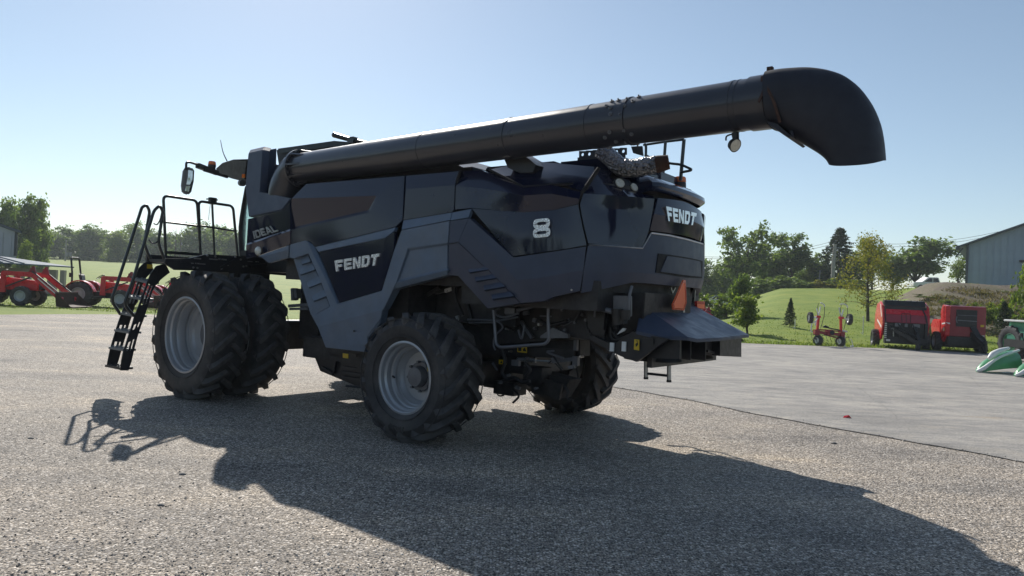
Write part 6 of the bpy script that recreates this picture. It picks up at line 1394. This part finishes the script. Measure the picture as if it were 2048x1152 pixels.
# small house in the far gap, car roof in the dip, lawn stakes, scraps
D = 240; P = gp(352, D); z = zpix(352, 503, D); t = thing('house', 'small blue-grey house showing through the gap in the far trees', 'house', (P.x, D, z-1.5), .3)
MB().box((0,0,2.4),(3.4,4,4.8)).build('wall', M['wallgrey'], t, sharp=None); b = MB(); b.prism([(-2.0,-2.4,4.7),(2.0,-2.4,4.7),(0,-2.4,6.6)],(0,4.8,0)); b.build('roof', mat('house_roof', (.06,.065,.08), .7), t, sharp=None); b = MB(); b.box((.2,-2.03,2.6),(1.3,.06,2)); b.build('window', M['white'], t, sharp=None)
D = 95; t = thing('parked_car', 'pale car roof in the dip between the combine and the hill', 'car', (gxy(1443,D), D, zpix(1443,607,D)-.4), -.3)
b = MB(); b.prism([(-2.1,0,.3),(2.1,0,.3),(2.1,0,.8),(1.3,0,.95),(.7,0,1.4),(-.9,0,1.42),(-1.6,0,.95),(-2.1,0,.85)],(0,1.7,0)); b.build('body', mat('silver_car_paint', (.5,.52,.55), .25, .4), t, bevel=.05); b = MB(); b.prism([(-1.3,-.01,.95),(1.1,-.01,.95),(.62,-.01,1.32),(-.82,-.01,1.34)],(0,.02,0)); b.build('side_window', M['darkglass'], t, sharp=None)
for x in (-1.3, 1.3): w = wheel_small(t, x, 0, .33, .2, .2); w.location = (x,.08,.33); w.rotation_euler = (0,0,PI)
for (px, D, top, base, lb, lean) in ((1592,44,639,657,'short white marker stake beside the small spruce',.02), (1724,43,633,667,'leaning white marker stake left of the yellowing oak',-.09)):
    z0, z1 = zpix(px, base, D), zpix(px, top, D); b = MB(); b.tube([(lean*-1.2,0,-.05),(-lean*1.2,0,z1-z0)], .025, 8); b.cyl((-lean*1.2,0,z1-z0),(-lean*1.25,0,z1-z0+.03),.03,.015,8); b.tube([(lean*-1.2-.0,0,.02),(-lean*1.2-.12,0,.03)],.022,6); tag(b.build('marker_stake', M['white'], sharp=60), lb, 'stake', 'white stakes on the lawn').location = (gxy(px,D), D, z0)
q = gz(1694, 837); b = MB(); b.add([(-.07,0,.0),(-.02,-.02,.012),(.03,.0,.05),(.08,.01,.004),(.0,.05,.006),(-.04,.03,.03)], [(0,1,5),(1,2,5),(2,3,4),(2,4,5),(1,3,2)]); s = b.v; b.v = s+[v-Vector((0,0,.004)) for v in s]; b.f += [[i+6 for i in reversed(f)] for f in b.f]; b.m = [0]*len(b.f)
tag(b.build('plastic_scrap', M['red'], sharp=None), 'small red scrap lying on the asphalt', 'litter').location = q+Vector((0,0,.012))
rng = random.Random(5)
for i, (px, py, lb, r) in enumerate(((365,950,'dark twig-like clod in front of the combine shadow',.026),(62,878,'dark stone at the far left of the gravel',.026),(1655,887,'dark clod right of the asphalt edge shadow',.035),(322,1012,'small dark stone left of the large shadow',.022),(1668,888,'lone dark pebble on the gravel by the asphalt joint',.03))):
    if i == 2: continue
    b = MB().sphere((0,0,0), r, 10, (1.4,.9,.55)); b.v = [v*(1+.35*pnoise(v*30+Vector((i*7,0,0)))) for v in b.v]; tag(b.build('stone', M['found'], sharp=30), lb, 'stone').location = gz(px,py)+Vector((0,0,r*.35))
# summer haze in the air
m = bpy.data.materials.new('thin_summer_haze'); m.use_nodes = True; nt = m.node_tree; nt.nodes.remove(nt.nodes['Principled BSDF'])
pv = nt.nodes.new('ShaderNodeVolumePrincipled'); pv.inputs['Color'].default_value = (.86, .95, 1, 1); pv.inputs['Density'].default_value = .0004; pv.inputs['Anisotropy'].default_value = .25
nt.links.new(pv.outputs[0], nt.nodes['Material Output'].inputs['Volume'])
b = MB(); b.box((0, 220, 14.5), (940, 700, 35)); tag(b.build('haze', m, sharp=None), kind='stuff')
SUN_E, SKY_S, EXPO, SKY_AIR, SKY_DUST, SKY_OZ, SKY_SAT = 4.6, .092, .28, 1.0, .28, 1.8, .86
# ------------------------------------------------------------------ camera, light, sky
cd = bpy.data.cameras.new('camera'); cam = bpy.data.objects.new('camera', cd); COL.objects.link(cam)
cd.sensor_fit = 'HORIZONTAL'; cd.sensor_width = 36; cd.lens = FPX/2048*36; cd.clip_start = .05; cd.clip_end = 4000
R3 = Matrix((CR, -CD, -FW)).transposed(); cam.matrix_world = Matrix.Translation(CO) @ R3.to_4x4()
scene.camera = cam
SUNV = (UF*1.1+UL*(-.75)+Vector((0,0,1))).normalized(); EL = math.asin(SUNV.z); AZ = math.atan2(SUNV.x, SUNV.y)
ld = bpy.data.lights.new('sun', 'SUN'); ld.energy = SUN_E; ld.angle = math.radians(.5); ld.color = (1, .945, .86)
sun = bpy.data.objects.new('sun', ld); COL.objects.link(sun); sun.rotation_euler = (-SUNV).to_track_quat('-Z', 'Y').to_euler(); sun.location = SUNV*50
w = bpy.data.worlds.new('World'); scene.world = w; w.use_nodes = True; nt = w.node_tree
sk = nt.nodes.new('ShaderNodeTexSky'); sk.sky_type = 'NISHITA'; sk.sun_disc = False; sk.sun_elevation = EL; sk.sun_rotation = AZ
sk.air_density = SKY_AIR; sk.dust_density = SKY_DUST; sk.ozone_density = SKY_OZ; sk.altitude = 200
hs = nt.nodes.new('ShaderNodeHueSaturation'); hs.inputs['Saturation'].default_value = SKY_SAT; hs.inputs['Hue'].default_value = .493
nt.links.new(sk.outputs['Color'], hs.inputs['Color']); nt.links.new(hs.outputs['Color'], nt.nodes['Background'].inputs['Color']); nt.nodes['Background'].inputs['Strength'].default_value = SKY_S
vs = scene.view_settings; vs.view_transform = 'Standard'; vs.look = 'None'; vs.exposure = EXPO; vs.gamma = 1
scene.cycles.max_bounces = 8; scene.cycles.transparent_max_bounces = 8
